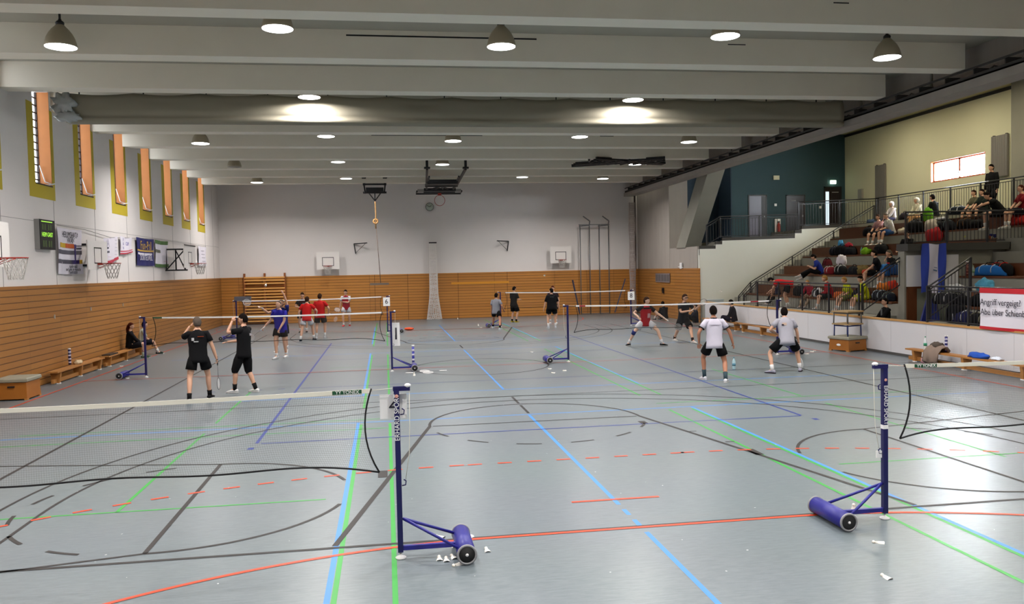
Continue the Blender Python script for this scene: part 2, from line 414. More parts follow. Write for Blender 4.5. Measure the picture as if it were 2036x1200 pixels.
eb = MB(); eb.box(10.5, 11.03, YN, 41.8, 6.36, 6.55); eb.box(10.93, 11.03, YN, YF, 6.55, 8.85)
struct(eb, 'trim_5', M_conc)
tr = MB(); tr.box(10.53, 10.93, YN, 41.7, 6.56, 6.6); tr.box(10.53, 10.56, YN, 41.7, 6.56, 6.66)
for k in range(48):
    y = -3+k*.94; tr.box(10.55, 10.93, y, y+.03, 6.6, 6.8); 
    if k % 3 == 0: tr.tube([(10.7, y+.3, 6.66), (10.62, y+.42, 6.72), (10.6, y+.55, 6.66), (10.7, y+.7, 6.64)], .02, 6)
tr.tube([(10.65, YN, 6.64), (10.65, 41.6, 6.64)], .035, 6); tr.tube([(10.8, YN, 6.66), (10.8, 41.6, 6.66)], .05, 6)
tr.box(10.52, 10.56, YN, 41.7, 6.78, 6.82)
tag(tr.build('cable_tray', mat('dark_cables', '#3b3836', .7)), 'long dark cable tray on the concrete edge beam above the stand', 'cable tray')
for k, y in enumerate((13.8, 16.8, 19.8, 22.7, 25.6, 28.6, 31.5, 34.4)):
    b = MB().tube([(10.9, y, 6.82), (10.9, y, 7.45)], .03, 6)
    tag(b.build('pipe', M_concd), 'thin grey pipe rising behind the beam ends above the cable tray', 'pipe', 'pipes above the cable tray')

# ---------------------------------------------------------------- spectator stand
TX = [12.9+1.3*k for k in range(5)]           # front edge of each seat row
TZ = [.9, 1.68, 2.42, 3.17, 3.99]             # foot level of each row
SXW = 20.05                                   # cream side wall
YS = 31.8; YC = 33.0
sd = MB()
def tier(k, y0, y1):
    sd.box(TX[k], TX[k]+.45, y0, y1, 0, TZ[k]+.35)
    sd.box(TX[k]+.45, TX[k]+1.3, y0, y1, 0, TZ[k+1])
for k in (0, 1): tier(k, 20.7, YS); tier(k, YN, 18.6 if k == 0 else 20.1)
for k in (2, 3): tier(k, YN, YS)
sd.box(TX[4], SXW, YN, 36, 0, 4.2)
sd.box(XR+.1, TX[0], 21.2, YC, 0, .9); sd.box(XR+.1, TX[0], YN, 18.6, 0, .9); sd.box(XR+.1, TX[0], 18.6, 21.2, 0, .3)
for i in range(16):                           # stairs beside the cream wall
    x = TX[0]+i*.36; sd.box(x, TX[4], YS, YC-.05, 0, .9+(i+1)*.2)
stand = struct(sd, 'floor_stand', M_concd)
def seats(k, y0, y1, l):
    t = empty('seat_row', (TX[k], (y0+y1)/2, TZ[k]+.35), label=l, cat='bench seating'); h = (y1-y0)/2; q = TZ[k+1]-TZ[k]-.35
    MB().box(-.03, .42, -h, h, .001, .06).build('seat_board', M_benchd, t); MB().box(.42, .449, -h, h, .001, q).build('back_panel', M_benchd, t); MB().box(.4, .5, -h, h, q+.001, q+.02).build('edge_strip', M_benchd, t)
for k, y0, y1, l in ((0, 21.4, 31.7, 'lowest brown seat row in the left block, people in yellow shirts on it'), (0, 8, 18.5, 'lowest brown seat row in the right block behind the red-edged banner'),
                  (1, 21.4, 31.7, 'second brown seat row in the left block, man in blue shirt on it'), (1, 8, 20.1, 'second brown seat row in the right block with blue bags on it'),
                  (2, 20.8, 31.7, 'third brown seat row from the bottom, bags and bare legs on it'), (3, 8, 31.7, 'topmost brown seat row below the upper walkway')):
    seats(k, y0, y1, l)
# vomitory wall with white panel
vw = MB(); vw.box(12.62, 16.5, 20.4, 20.7, 0, 2.85)
struct(vw, 'wall_portal', M_concd)
struct(MB().box(12.6, 16.9, 20.2, 20.75, 2.85, 3.06), 'trim_6', mat('dark_edge_beam', '#3b3a38', .7))
pp = MB(); pp.box(12.68, 14.35, 20.36, 20.399, 1.8, 2.72, M_board); pp.box(12.68, 12.98, 20.34, 20.398, .3, 1.8, M_benchd); pp.box(12.98, 14.3, 20.37, 20.397, .3, 1.74, mat('recess_olive', '#73776a', .8))
pp.box(12.68, 14.3, 20.35, 20.396, 1.741, 1.799, M_benchd)
tag(pp.build('portal_panel'), 'white panel over a brown framed recess in the concrete stand wall', 'wall panel')
# stepped cream wall of the gallery and gallery floor
cw = MB()
prof = [(XR+.05, 3.27), (12.06, 3.27), (12.06, 3.46), (12.37, 3.46), (12.37, 3.62), (15.82, 3.68), (15.82, 3.9), (16.15, 3.9), (16.15, 4.08), (20.05, 4.2)]
def prism(mb, prof, y0, y1, zb, m=None):
    for (xa, za), (xb, zb2) in zip(prof[:-1], prof[1:]):
        if xb-xa < .01: continue
        vs = [(xa, y0, zb), (xb, y0, zb), (xb, y0, zb2), (xa, y0, za), (xa, y1, zb), (xb, y1, zb), (xb, y1, zb2), (xa, y1, za)]
        mb.add(vs, [(0, 1, 2, 3), (5, 4, 7, 6), (3, 2, 6, 7), (0, 4, 5, 1), (0, 3, 7, 4), (1, 5, 6, 2)], m)
prism(cw, prof, YC, YC+.2, 0); struct(cw, 'wall_stair', M_creamd)
cf = MB(); prism(cf, [(max(x, XR+.8), z_-.02) for x, z_ in prof], YC+.21, 35.99, 0); cf.box(XR+.8, 14.1, 36, 37.5, 0, 3.2)
struct(cf, 'floor_gallery', M_concd)
ed = MB(); prism(ed, [(x, z_+.14) for x, z_ in prof], YC+.01, YC+.1, 3.0); struct(ed, 'trim_7', mat('dark_gallery_edge', '#2c2825', .6))
struct(MB().box(14.15, SXW+.3, 36, 36.2, 0, 9), 'wall_teal', M_teal)
struct(MB().box(XR+1.0, 14.15, 37.5, 37.7, 0, 9).box(14.1, 14.15, 36, 37.5, 0, 9), 'wall_blue', M_tealb)
# right side wall of the stand with the window opening
RW0, RW1, RZ0, RZ1 = 26.4, 29.55, 5.76, 6.62
rw = MB(); X0, X1 = SXW, SXW+.35
rw.box(X0, X1, 24.69, RW0, 0, 9); rw.box(X0, X1, RW1, 36.2, 0, 9); rw.box(X0, X1, RW0, RW1, 0, RZ0); rw.box(X0, X1, RW0, RW1, RZ1, 9)
struct(rw, 'wall_side', M_cream)
struct(MB().box(SXW-.35, SXW+.35, 23.9, 24.69, 4.2, 9).box(SXW, X1, YN, 23.9, 0, 9), 'wall_side_near', M_concd)
struct(MB().box(11.0, SXW+.4, YN-.3, YF, 8.8, 9.0), 'ceiling_stand', mat('stand_ceiling', '#a39c70', .8, .03, 1))
struct(MB().box(SXW-.03, SXW, 24.7, 36, 8.66, 8.78), 'trim_8', M_black)
n += 1
wo = empty('window_%d' % n, (SXW, (RW0+RW1)/2, RZ0), kind='structure'); hw_ = (RW1-RW0)/2; hh_ = RZ1-RZ0
b = MB(); b.box(.12, .2, -hw_, hw_, 0, .07); b.box(.12, .2, -hw_, hw_, hh_-.07, hh_); b.box(.12, .2, -hw_, -hw_+.07, 0, hh_); b.box(.12, .2, hw_-.07, hw_, 0, hh_); b.box(.12, .2, -.05, .05, 0, hh_)
b.box(0, .3, -hw_, hw_, 0, .02); b.box(0, .3, hw_-.02, hw_, 0, hh_); b.box(0, .3, -hw_, -hw_+.02, 0, hh_); b.box(0, .3, -hw_, hw_, hh_-.02, hh_)
b.build('window_frame', mat('red_brown_frame', '#a0502c', .5), wo)
MB().box(.15, .16, -hw_, hw_, 0, hh_).build('window_pane', M_glass, wo)
MB().box(.06, .12, -.04, .0, .1, .3).tube([(.08, 0, .2), (.05, .15, .75)], .012, 6).build('window_handle', M_steel, wo)
# doors on the teal wall
def door(k, u0, u1, zt, zb, col, glassstrip=None):
    d = empty('door_%d' % k, ((u0+u1)/2, 36, zb), kind='structure'); hw = (u1-u0)/2; h = zt-zb
    b = MB(); b.box(-hw, -hw+.06, -.04, 0, 0, h); b.box(hw-.06, hw, -.04, 0, 0, h); b.box(-hw, hw, -.04, 0, h-.06, h); b.build('door_frame', M_black, d)
    MB().box(-hw+.06, hw-.06, -.02, -.005, 0, h-.06).build('door_leaf', mat('door_%s' % col, col, .35), d)
    MB().box(hw-.16, hw-.12, -.06, -.02, .95, 1.05).build('door_handle', M_steel, d)
    return d, hw, h
d1, hw, h = door(1, 14.98, 15.94, 5.9, 3.85, '#5a5868')
MB().box(hw-.28, hw-.06, -.03, -.02, 0, h-.07).build('dark_panel', M_black, d1)
d2, hw, h = door(2, 16.93, 17.93, 5.88, 3.85, '#1c181c')
MB().box(-.22, .02, -.025, -.02, h-.3, h-.26).build('door_label', M_greyp, d2)
d3, hw, h = door(3, 18.93, 19.85, 6.27, 4.2, '#1d1216')
MB().box(-hw+.08, -hw+.25, -.03, -.02, .15, h-.25).build('door_glass', mat('lit_glass', '#c9dce8', .3, emit=1.2), d3)
MB().box(-.05, .3, -.03, -.02, h-.3, h-.26).build('door_label', M_greyp, d3)
# signs and boxes on the teal wall
ex = empty('exit_sign', (19.380,35.950,6.480), label='small lit green and white exit sign above the rightmost teal-wall door', cat='sign')
MB().box(-.14, .14, -.06, 0, -.08, .08).build('light_panel', mat('exit_light', '#e8ffd8', .5, emit=6), ex)
MB().box(-.15, .15, -.03, 0, .08, .1).build('housing', M_wp, ex)
b = MB(); b.add([(-.02, -.062, -.03), (.06, -.062, -.03), (.06, -.062, .01), (-.02, -.062, .01)], [(0, 1, 2, 3)]); b.add([(-.1, -.062, -.01), (-.03, -.062, -.05), (-.03, -.062, .03)], [(0, 1, 2)]); b.build('arrow', mat('sign_green', '#2f9a4c', .5), ex)
b = MB().box(-.15, .15, -.06, 0, -.1, .1); b.box(-.12, .12, -.065, -.06, -.07, .07, M_cream)
tag(b.build('wall_speaker', M_cream, loc=(16.410,35.950,6.710)), 'small cream loudspeaker box high on the teal wall', 'speaker')
fe = empty('fire_extinguisher', (16.440,35.900,3.860), label='red fire extinguisher in a white wall cabinet between the teal-wall doors', cat='fire extinguisher')
b = MB().box(-.13, .17, 0, .08, 0, .86); b.box(-.1, .14, -.005, 0, .03, .83, M_cream); b.build('cabinet', M_wp, fe)
MB().lathe((.02, -.09, .06), [(.0, 0), (.08, .01), (.085, .1), (.085, .48), (.05, .56), (.03, .58), (.03, .62), (0, .63)], 14).build('cylinder', mat('extinguisher_red', '#8e1f1c', .3), fe)
MB().tube([(.02, -.09, .66), (.1, -.1, .6), (.12, -.1, .3), (.1, -.1, .2)], .012, 6).box(-.03, .07, -.11, -.07, .66, .74).build('valve_and_hose', M_black, fe)
for i, (u, v, l) in enumerate(((((16.380,35.960,5.400)), 0, 'small pale wall sign above the fire extinguisher'), (((16.420,35.960,4.060)), 0, 'round white switch plate under the fire extinguisher'), (((18.720,35.960,5.260)), 0, 'small white switch plate left of the rightmost teal door'))):
    tag(MB().box(-.06, .06, -.02, 0, -.06, .06).build('switch_plate', M_wp, loc=u), l, 'wall plate')
# wall panels (radiators) on the cream wall
for (a, b_, l) in (((20.050,33.350,6.940), (20.050,32.590,4.350), 'tall flat grey wall radiator left of the window on the cream wall'), ((20.050,25.990,7.090), (20.050,25.180,5.580), 'tall flat grey wall radiator right of the window on the cream wall')):
    y0, y1 = b_[1], a[1]; z0, z1 = min(a[2], b_[2]), a[2]
    if z0 < 4.4: z0 = 4.45
    r = empty('wall_radiator', (SXW, (y0+y1)/2, z0), label=l, cat='radiator'); m = MB().box(-.09, -.02, -(y1-y0)/2, (y1-y0)/2, 0, z1-z0)
    for k in range(9): yy = -(y1-y0)/2+(y1-y0)*(k+.5)/9; m.box(-.095, -.09, yy-.01, yy+.01, .02, z1-z0-.02)
    m.build('panel', mat('radiator_grey', '#6f6b67', .5), r); MB().box(-.08, 0, (y1-y0)/2-.12, (y1-y0)/2-.06, z1-z0-.02, z1-z0+.03).box(-.08, 0, -(y1-y0)/2+.06, -(y1-y0)/2+.12, z1-z0-.02, z1-z0+.03).build('bracket', M_black, r)
tag(MB().box(-.1, 0, -.16, .16, -.22, .22).box(-.11, -.1, -.12, .12, -.16, .16, M_steel).build('wall_box', mat('box_grey', '#8f8c84', .5), loc=(20.030,34.540,5.780)), 'small grey box on the cream wall beside the corner', 'wall box')
tag(MB().lathe((0, 0, -.04), [(0, 0), (.12, .005), (.12, .03), (0, .035)], 16).build('ceiling_spot', mat('spot_glow', '#fff4d0', .4, emit=1.5), loc=(18.6, 32.2, 8.79)), 'small round ceiling spot above the stand corner', 'light')

# parapet
pa = MB(); pa.box(XR, XR+.1, YN, 32.3, .07, HC-.04)
for k in range(24): y = -2+k*1.5; pa.box(XR-.003, XR, y, y+.008, .08, HC-.05, mat('joint_pale', '#b9b8bc', .6))
pa.mats.insert(0, M_board); pa.m = [0 if i < 6 else 1 for i in range(len(pa.f))]
struct(pa, 'wall_parapet')
struct(MB().box(XR-.02, XR+.16, YN, 32.3, HC-.04, HC), 'trim_9', M_cap)
struct(MB().box(XR-.015, XR+.02, YN, 32.3, 0, .07), 'baseboard_right', M_dark)
struct(MB().box(XR, XR+.85, 32.3, 32.36, 0, 1.02).box(XR-.01, XR+.86, 32.28, 32.38, 1.02, 1.06, M_cap), 'wall_gate', mat('gate_grey', '#a9b4ba', .5))

# railings
def railing(name, pts, h, base, label, step=.11, post=1.6, m=None, top=.045, group=None):
    """pts: floor points (x,y,z); handrail at z+h, lower bar at z+base"""
    o = empty(name, pts[0], label=label, cat='railing', group=group); o0 = Vector(pts[0]); P = [Vector(p)-o0 for p in pts]
    hr = MB(); hr.tube([p+Vector((0, 0, h)) for p in P], top/2, 8); hr.build('handrail', M_rail, o)
    b = MB(); pb = MB(); acc = 0
    for a, c in zip(P[:-1], P[1:]):
        L = (c-a).length; n_ = max(1, int(L/step)); np_ = max(1, round(L/post))
        for i in range(n_):
            q = a.lerp(c, (i+.5)/n_); b.bar(q+Vector((0, 0, base)), q+Vector((0, 0, h-.1)), .012)
        for i in range(np_+1):
            q = a.lerp(c, i/np_)
            if i or a == P[0]: MB().bar(q, q+Vector((0, 0, h)), .045).build('post', M_rail, o)
        for hz in (base, h-.1): b.bar(a+Vector((0, 0, hz)), c+Vector((0, 0, hz)), .025)
    b.build('balusters', M_rail, o); return o
railing('railing', [(XR+.1, 27.4, HC), (XR+.1, 20.7, HC)], .93, .06, 'black railing on the parapet in front of the left seat block')
railing('railing', [(XR+.1, 28.6, HC-.55), (XR+.1, 27.45, HC)], .93, .06, 'short sloping black rail end at the far end of the parapet railing')
railing('railing', [(XR+.1, 17.6, HC), (XR+.1, 11.5, HC)], .93, .06, 'black railing on the parapet right of the portal, banner hung on it')
for y, xx, zz_, l in ((20.62, 12.85, 2.8, 'sloping black handrail climbing beside the yellow shirted people'), (17.6, 12.6, 2.62, 'sloping black handrail climbing right of the blue and white flag')):
    railing('railing', [(XR+.15, y, 1.0), (xx, y, zz_-.9)], .9, .1, l)
b = MB(); rs = [(12.4, 31.75, .95), (19.0, 31.75, 4.35)]
railing('railing', [(12.55, 31.75, .2), (13.1, 31.75, .78), (18.9, 31.75, 4.02)], 1.0, .12, 'long black stair railing rising along the pale stair wall', step=.16, post=2.4)
railing('railing', [(XR+.4, 33.05, 3.4), (12.3, 33.05, 3.76), (16.0, 33.05, 3.82)], .93, .05, 'lower black gallery railing in front of the teal wall doors', step=.13)
railing('railing', [(16.02, 33.05, 4.22), (20.0, 33.05, 4.34)], 1.08, .05, 'upper black gallery railing in front of the rightmost teal door', step=.13)
railing('railing', [(18.9, 31.6, 4.22), (18.9, 14, 4.22)], 1.1, .08, 'long black railing along the upper walkway under the window', step=.13)
railing('railing', [(12.7, 20.45, 3.06), (16.7, 20.45, 3.08)], .93, .05, 'black railing above the flag with clothes and bags behind it', step=.12)
railing('railing', [(16.75, 20.4, 3.17), (16.75, 12, 3.17)], .86, .05, 'black railing with a blue banner in front of the upper seats', step=.12)

# ---------------------------------------------------------------- lamps
def make_lamp(on=True):
    t = empty('hall_lamp')
    b = MB(); b.lathe((0, 0, 0), [(.27, 0), (.275, .02), (.262, .08), (.24, .16), (.2, .24), (.15, .31), (.11, .35), (.075, .39), (.06, .40), (.06, .41)], 28)
    sh = b.build('shade', mat('lamp_bronze', '#aaa08a', .4, metal=.25), t)
    MB().lathe((0, 0, -.004), [(.0, 0), (.268, .0), (.268, .006), (0, .008)], 28).build('lens', mat('lamp_lens' if on else 'lamp_lens_off', '#ffffff' if on else '#8a877c', .5, emit=9 if on else 0), t)
    b = MB(); b.lathe((0, 0, .4), [(.07, 0), (.075, .04), (.06, .06), (.03, .08), (.03, .09)], 16); b.tube([(0, 0, .45), (0, 0, .5)], .03, 8)
    b.build('mount', M_black, t); MB().tube([(0, 0, .48), (0, 0, .6)], .022, 8).build('rod', M_black, t)
    return t
LAMPS = [(-8.2, 14.5, 'domed hall lamp at the upper left corner of the hall, near the first window'), (-4.22, 13.39, 'domed hall lamp tucked behind the nearest ceiling beam, left of the middle'),
 (-.16, 13.9, 'domed hall lamp hanging at the middle behind the nearest beam'), (4.05, 13.25, 'domed hall lamp tucked behind the nearest beam, right of the middle'), (8.0, 14.17, 'domed hall lamp nearest to the concrete edge beam of the stand'),
 (-4.19, 19.18, 'hall lamp shining on the left half of the rolled divider curtain'), (4.05, 19.14, 'hall lamp shining on the right half of the rolled divider curtain'),
 (-8.2, 26.0, 'domed lamp just behind the curtain, beside the left windows'), (-4.2, 25.14, 'disc-like lamp just behind the curtain, left of the middle'), (-.14, 25.4, 'domed lamp just behind the curtain at the middle'),
 (4.05, 25.1, 'disc-like lamp just behind the curtain, right of the middle'), (8.0, 25.5, 'domed lamp just behind the curtain beside the concrete edge beam'),
 (-4.17, 31.34, 'hall lamp in the second row behind the curtain, left of the folded hoop'), (-.08, 31.4, 'hall lamp between the hangers of the folded hoop frame'), (7.95, 31.5, 'greenish lit lamp above the black folded rack at the ceiling'),
 (-8.2, 37.75, 'far domed lamp beside the last left windows'), (-4.13, 37.19, 'far lamp left of the rope hanger at the ceiling'), (4.09, 36.95, 'far lamp right of the folded hoop near the far wall'), (8.0, 36.85, 'far lamp nearest to the concrete pier corner')]
HID = [(-4.1, 7.2), (3.8, 7.2), (-8.1, 8.6), (-.2, 8.6), (7.8, 8.6), (-4.1, 1.4), (3.8, 1.4), (-.2, 2.9), (7.8, 2.9), (-8.1, 2.9)]
lamp0 = make_lamp(); lamp_off = make_lamp(False)
for i, q in enumerate(LAMPS):
    o = lamp0 if i == 0 else copy_tree(lamp0)
    o.location = (q[0], q[1], 6.9 if 3 < abs(q[0]) < 5 else 6.8); tag(o, q[2], 'lamp', 'domed hall lamps under the beams')
lamp_off.location = (-8.2, 32.0, 6.8); tag(lamp_off, 'unlit dull hall lamp beside the left windows, behind the curtain', 'lamp', 'domed hall lamps under the beams')
for x, y in HID:
    o = copy_tree(lamp0); o.location = (x, y, 6.9); tag(o, 'domed hall lamp overhead, nearer than the first visible beam', 'lamp', 'domed hall lamps overhead')
for x, y in [q[:2] for q in LAMPS]+HID:
    ld = bpy.data.lights.new('lamp_light', 'AREA'); ld.shape = 'DISK'; ld.size = .5; ld.energy = LAMP_W; ld.color = LAMP_COL; ld.spread = math.radians(172 if 18 < y < 20 else 150)
    lo = bpy.data.objects.new('lamp_light', ld); C.objects.link(lo); lo.location = (x, y, 6.885 if 3 < abs(x) < 5 else 6.785)
# fill lights without fixtures, added to brighten the stand evenly
for y in (30.5, 26.5, 22.5, 18.5, 14.0, 9.0):
    ld = bpy.data.lights.new('stand_fill', 'AREA'); ld.shape = 'DISK'; ld.size = .3; ld.energy = 120; ld.color = (1, .9, .66)
    lo = bpy.data.objects.new('stand_fill', ld); C.objects.link(lo); lo.location = (17.2, y, 8.7)

# ---------------------------------------------------------------- rolled divider curtain
cu = MB(); NX = 156; x0, x1 = -10.0, 10.3; rg = []; CY = 19.95
for i in range(NX+1):
    t = i/NX; x = x0+(x1-x0)*t; sw = abs(math.sin(PI*t*13)); sag = .05*sw; tw = .03*math.sin(t*41)+.025*math.sin(t*83+1); e_ = .03*math.sin(t*57)*sw
    prof = [(-.22, 7.06-sag), (-.26-e_, 6.95-sag), (-.29+.04*sw, 6.8), (-.31+tw, 6.65), (-.28, 6.54), (-.24, 6.49), (-.28, 6.46), (-.27, 6.39), (-.2, 6.35), (0, 6.34), (.2, 6.38), (.27, 6.5), (.3, 6.7), (.28, 6.9), (.2, 7.06-sag), (0, 7.1-sag)]
    rg.append([(x, CY+py, pz+.015*math.sin(t*9)) for py, pz in prof])
cu.rings(rg)
cur = cu.build('divider_curtain', M_curt); tag(cur, 'long grey divider curtain rolled up and hung between the ceiling beams', 'curtain')
b = MB()
for k in range(14): x = -9.7+k*1.48; b.bar((x, CY-.15, 7.0), (x, CY-.15, 7.39), .025)
b.bar((-10.0, CY-.15, 7.12), (10.25, CY-.15, 7.12), .04); b.build('suspension_rail', M_black, cur)
b = MB(); b.ell((-10.0, CY-.3, 6.78), (.26, .12, .26), n=20, k=14, fn=lambda v, q: q*(1+.25*math.sin(v.x*9+v.z*7)+.12*math.sin(v.x*21+v.z*17))); b.ell((-9.9, CY-.3, 6.48), (.28, .12, .13), n=20, k=12, fn=lambda v, q: q*(1+.2*math.sin(v.x*11+v.z*5)+.1*math.sin(v.x*23)))
b.build('plastic_wrap', mat('clear_wrap', '#b9c0c2', .25), cur)

# ---------------------------------------------------------------- badminton posts and nets
def make_post():
    t = empty('net_post')
    p = MB(); p.box(-.024, .024, -.024, .024, .06, 1.53); p.box(-.03, .12, -.02, .02, 1.515, 1.555); p.build('upright', M_blue, t)
    MB().lathe((0, 0, 0), [(0, 0), (.045, 0), (.05, .012), (.012, .03), (.012, .07), (0, .075)], 14).build('foot', M_wp, t)
    s = MB(); s.box(.02, .5, -.018, .018, .075, .115); s.tube([(.03, 0, .36), (.52, .22, .12)], .014, 8); s.tube([(.03, 0, .36), (.52, -.22, .12)], .014, 8); s.build('struts', M_blue2, t)
    T = Matrix.Rotation(PI/2, 4, 'X')
    r = MB(); r.lathe((.57, .3, .095), [(.082, 0), (.082, .6)], 24, T=T); ro = r.build('weight_roller', M_blue2, t)
    for sy in (-1, 1):
        c = MB(); c.lathe((.57, .3*sy+(.012), .095), [(.0, 0), (.066, 0), (.07, .002), (.07, .022), (0, .024)], 24, T=T); c.build('end_cap', M_rub, ro)
        c = MB(); c.tube([(.57+.08*math.cos(2*PI*i/24), .3*sy+(0.004*sy), .095+.08*math.sin(2*PI*i/24)) for i in range(24)], .011, 6, closed=True); c.build('rim', M_greyp, ro)
        c = MB(); c.ell((.57, .315*sy, .095), (.014, .01, .014)); c.build('axle', M_wp, ro)
    MB().tube([(.028, 0, .66), (.06, 0, .665), (.065, 0, .70), (.045, 0, .715)], .006, 6).tube([(.028, 0, 1.3), (.06, 0, 1.305), (.065, 0, 1.34), (.045, 0, 1.355)], .006, 6).build('hook', M_blue, t)
    MB().tube([(.115, 0, 1.53), (.11, .0, 1.2), (.1, .0, .95), (.06, 0, .7)], .003, 5).build('tension_cord', M_tape, t)
    MB().ell((.1, 0, 1.56), (.03, .03, .02)).build('cap_roller', M_wp, t)
    return t
post0 = make_post()
POSTS = [((-2.39, 5.62), 0, 'blue net post nearest to the camera, shuttlecocks around its roller'), ((2.42, 5.73), 180, 'blue net post at right of the foreground with its roller pointing left'),
 ((-8.5, 5.55), 180, 'blue net post at the wood wall side of the nearest left net'), ((8.4, 5.85), 0, 'blue net post at the stand side of the nearest right net'),
 ((-8.580,20.410), 180, 'blue net post beside the two seated teenagers'), ((-2.350,19.610), 0, 'blue net post at the middle of the hall, white rackets at its roller'),
 ((2.430,20.190), 180, 'blue net post left of the player in the red and black jersey'), ((8.38, 19.9), 0, 'blue net post just left of the crouching player in grey'),
 ((-8.3, 31.9), 180, 'far blue net post in front of the wall bars'), ((-2.420,32.940), 0, 'far blue net post with orange object beside its roller'),
 ((2.550,34.330), 180, 'far blue net post beside the man in the grey shirt'), ((8.030,32.690), 0, 'far blue net post with a white card at the right wood wall')]
PO = []
for i, (xy, rz, l) in enumerate(POSTS):
    o = post0 if i == 0 else copy_tree(post0)
    o.location = (xy[0], xy[1], 0); o.rotation_euler.z = math.radians(rz); tag(o, l, 'net post', 'badminton net posts'); PO.append(o)
# stickers and lettering on the two nearest posts
text('ERHARD SPORT', .062, 'lettering', M_wp, PO[0], (0.0, -.0255, 1.28), (PI/2, -PI/2, 0), sx=.95)
text('ERHARD SPORT', .058, 'lettering', M_wp, PO[1], (0.0, .0255, 1.15), (PI/2, PI/2, PI), sx=.95)
MB().ell((0, -.025, 1.47), (.017, .004, .017), mat('sticker_pink', '#d49a8c', .5)).build('sticker', None, PO[0])
MB().ell((0, .025, 1.4), (.015, .004, .015), mat('sticker_pink', '#d49a8c', .5)).build('sticker', None, PO[1])
MB().box(-.026, .026, -.026, .026, .91, .95, M_wp).build('tape_band', None, PO[1])
MB().box(.03, .09, -.004, .004, .62, .69).build('cleat', M_wp, PO[1])
def card(i, txt, dx, dy, z0, w_, h_, l):
    c = empty('number_card', (PO[i].location.x+dx, PO[i].location.y+dy, z0), label=l, cat='card')
    MB().box(-w_/2, w_/2, 0, .004, -h_/2, h_/2).build('sheet', M_wp, c)
    text(txt, h_*.75, 'numeral', M_ink, c, (0, -.004, 0), ROT_N)
card(0, '4', -.03, .045, 1.37, .24, .22, 'see-through white card with a 4 on the nearest net post')
card(9, '6', -.02, -.06, 1.32, .28, .36, 'white number card on the far middle net post')
card(5, '1', .12, .1, .95, .2, .6, 'white number card hanging near the middle net post')
card(11, '8', 0, -.06, 1.3, .3, .36, 'white number 8 card on the far right net post')
card(7, '3', .12, -.05, 1.15, .16, .34, 'white number card on the post left of the crouching player')

def make_net(A, B, label, col=None, cells=.021, right_bulge=.07, corner=.0, zc=.8, logo=None, patches=()):
    A, B = Vector((A[0], A[1], 0)), Vector((B[0], B[1], 0)); L = (B-A).length; d = (B-A).normalized(); nrm = Vector((-d.y, d.x, 0))
    o = empty('badminton_net', A, label=label, cat='net', group='badminton nets')
    g = .2
    def pt(s, t):     # s 0..1 along, t 0 top .. 1 bottom
        xin = g+.02+(1-(2*t-1)**2)*right_bulge+(-.05*(t**3))
        xs = xin+s*(L-2*xin)
        zt = 1.545-.03*math.sin(PI*s); zb = zc+.07*(1-abs(2*s-1)**8)+.012*math.sin(s*23)
        z_ = zt+(zb-zt)*t
        return d*xs+Vector((0, 0, z_))+nrm*(.02*math.sin(s*7)*t)
    tp = MB(); K = 24
    for i in range(K):
        a, b = pt(i/K, 0), pt((i+1)/K, 0)
        tp.add([a+nrm*.004, b+nrm*.004, b+nrm*.004+Vector((0, 0, -.038)), a+nrm*.004+Vector((0, 0, -.038)), a-nrm*.004, b-nrm*.004, b-nrm*.004+Vector((0, 0, -.038)), a-nrm*.004+Vector((0, 0, -.038))],
               [(3, 2, 1, 0), (4, 5, 6, 7), (0, 1, 5, 4), (3, 7, 6, 2)])
    tape = tp.build('tape', col or M_tape, o)
    if patches:
        pb = MB()
        for s0, s1, z0_, z1_ in patches:
            a, b = pt(s0, 0), pt(s1, 0); pb.add([a-nrm*.006+Vector((0, 0, z1_)), b-nrm*.006+Vector((0, 0, z1_)), b-nrm*.006+Vector((0, 0, z0_)), a-nrm*.006+Vector((0, 0, z0_))], [(3, 2, 1, 0)])
        pb.build('tape_patch', logo, tape)
    c = MB(); c.tube([pt(0, t/10) for t in range(11)], .0085, 6); c.tube([pt(1, t/10) for t in range(11)], .0085, 6); c.tube([pt(s/60, 1) for s in range(61)], .0085, 6); c.build('edge_cord', M_cord, o)
    m = MB(); nx = int(L/cells); nz_ = int(.74/cells); wv = .0008
    for i in range(nx+1):
        s = i/nx; P = [pt(s, j/6) for j in range(7)]
        vs = []; 
        for p in P: vs += [p-d*wv/2, p+d*wv/2]
        m.add(vs, [(2*j, 2*j+1, 2*j+3, 2*j+2) for j in range(6)])
    for j in range(1, nz_+1):
        t = j/nz_; P = [pt(i/20, t) for i in range(21)]; vs = []; up = Vector((0, 0, wv/2))
        for p in P: vs += [p-up, p+up]
        m.add(vs, [(2*i, 2*i+1, 2*i+3, 2*i+2) for i in range(20)])
    m.build('netting', M_mesh, o)
    s_ = MB(); s_.tube([pt(0, 0)+Vector((0, 0, -.015)), Vector((0, 0, 1.54))], .003, 5); s_.tube([pt(1, 0)+Vector((0, 0, -.015)), d*L+Vector((0, 0, 1.54))], .003, 5)
    s_.build('tie_string', M_tape, o)
    return o, pt, nrm
NP = [p[0] for p in POSTS]
M_tapew = mat('net_tape_bright', '#e8e8e8', .8); M_logo = mat('logo_green', '#1e5034', .6); M_redp = mat('tape_red', '#a02434', .6)
n1, pt, nr = make_net(NP[2], NP[0], 'nearest left badminton net, its white tape crossing in front of the black-shirted men', logo=M_logo, patches=((.94, .985, -.036, -.002),))
text('YY YONEX', .042, 'lettering', M_wp, n1, pt(.963, 0)+Vector((0, -.012, -.02)), ROT_N, sx=1.0)
n2, pt, nr = make_net(NP[1], NP[3], 'nearest right badminton net cut by the right picture edge', logo=M_logo, patches=((.02, .065, -.036, -.002),))
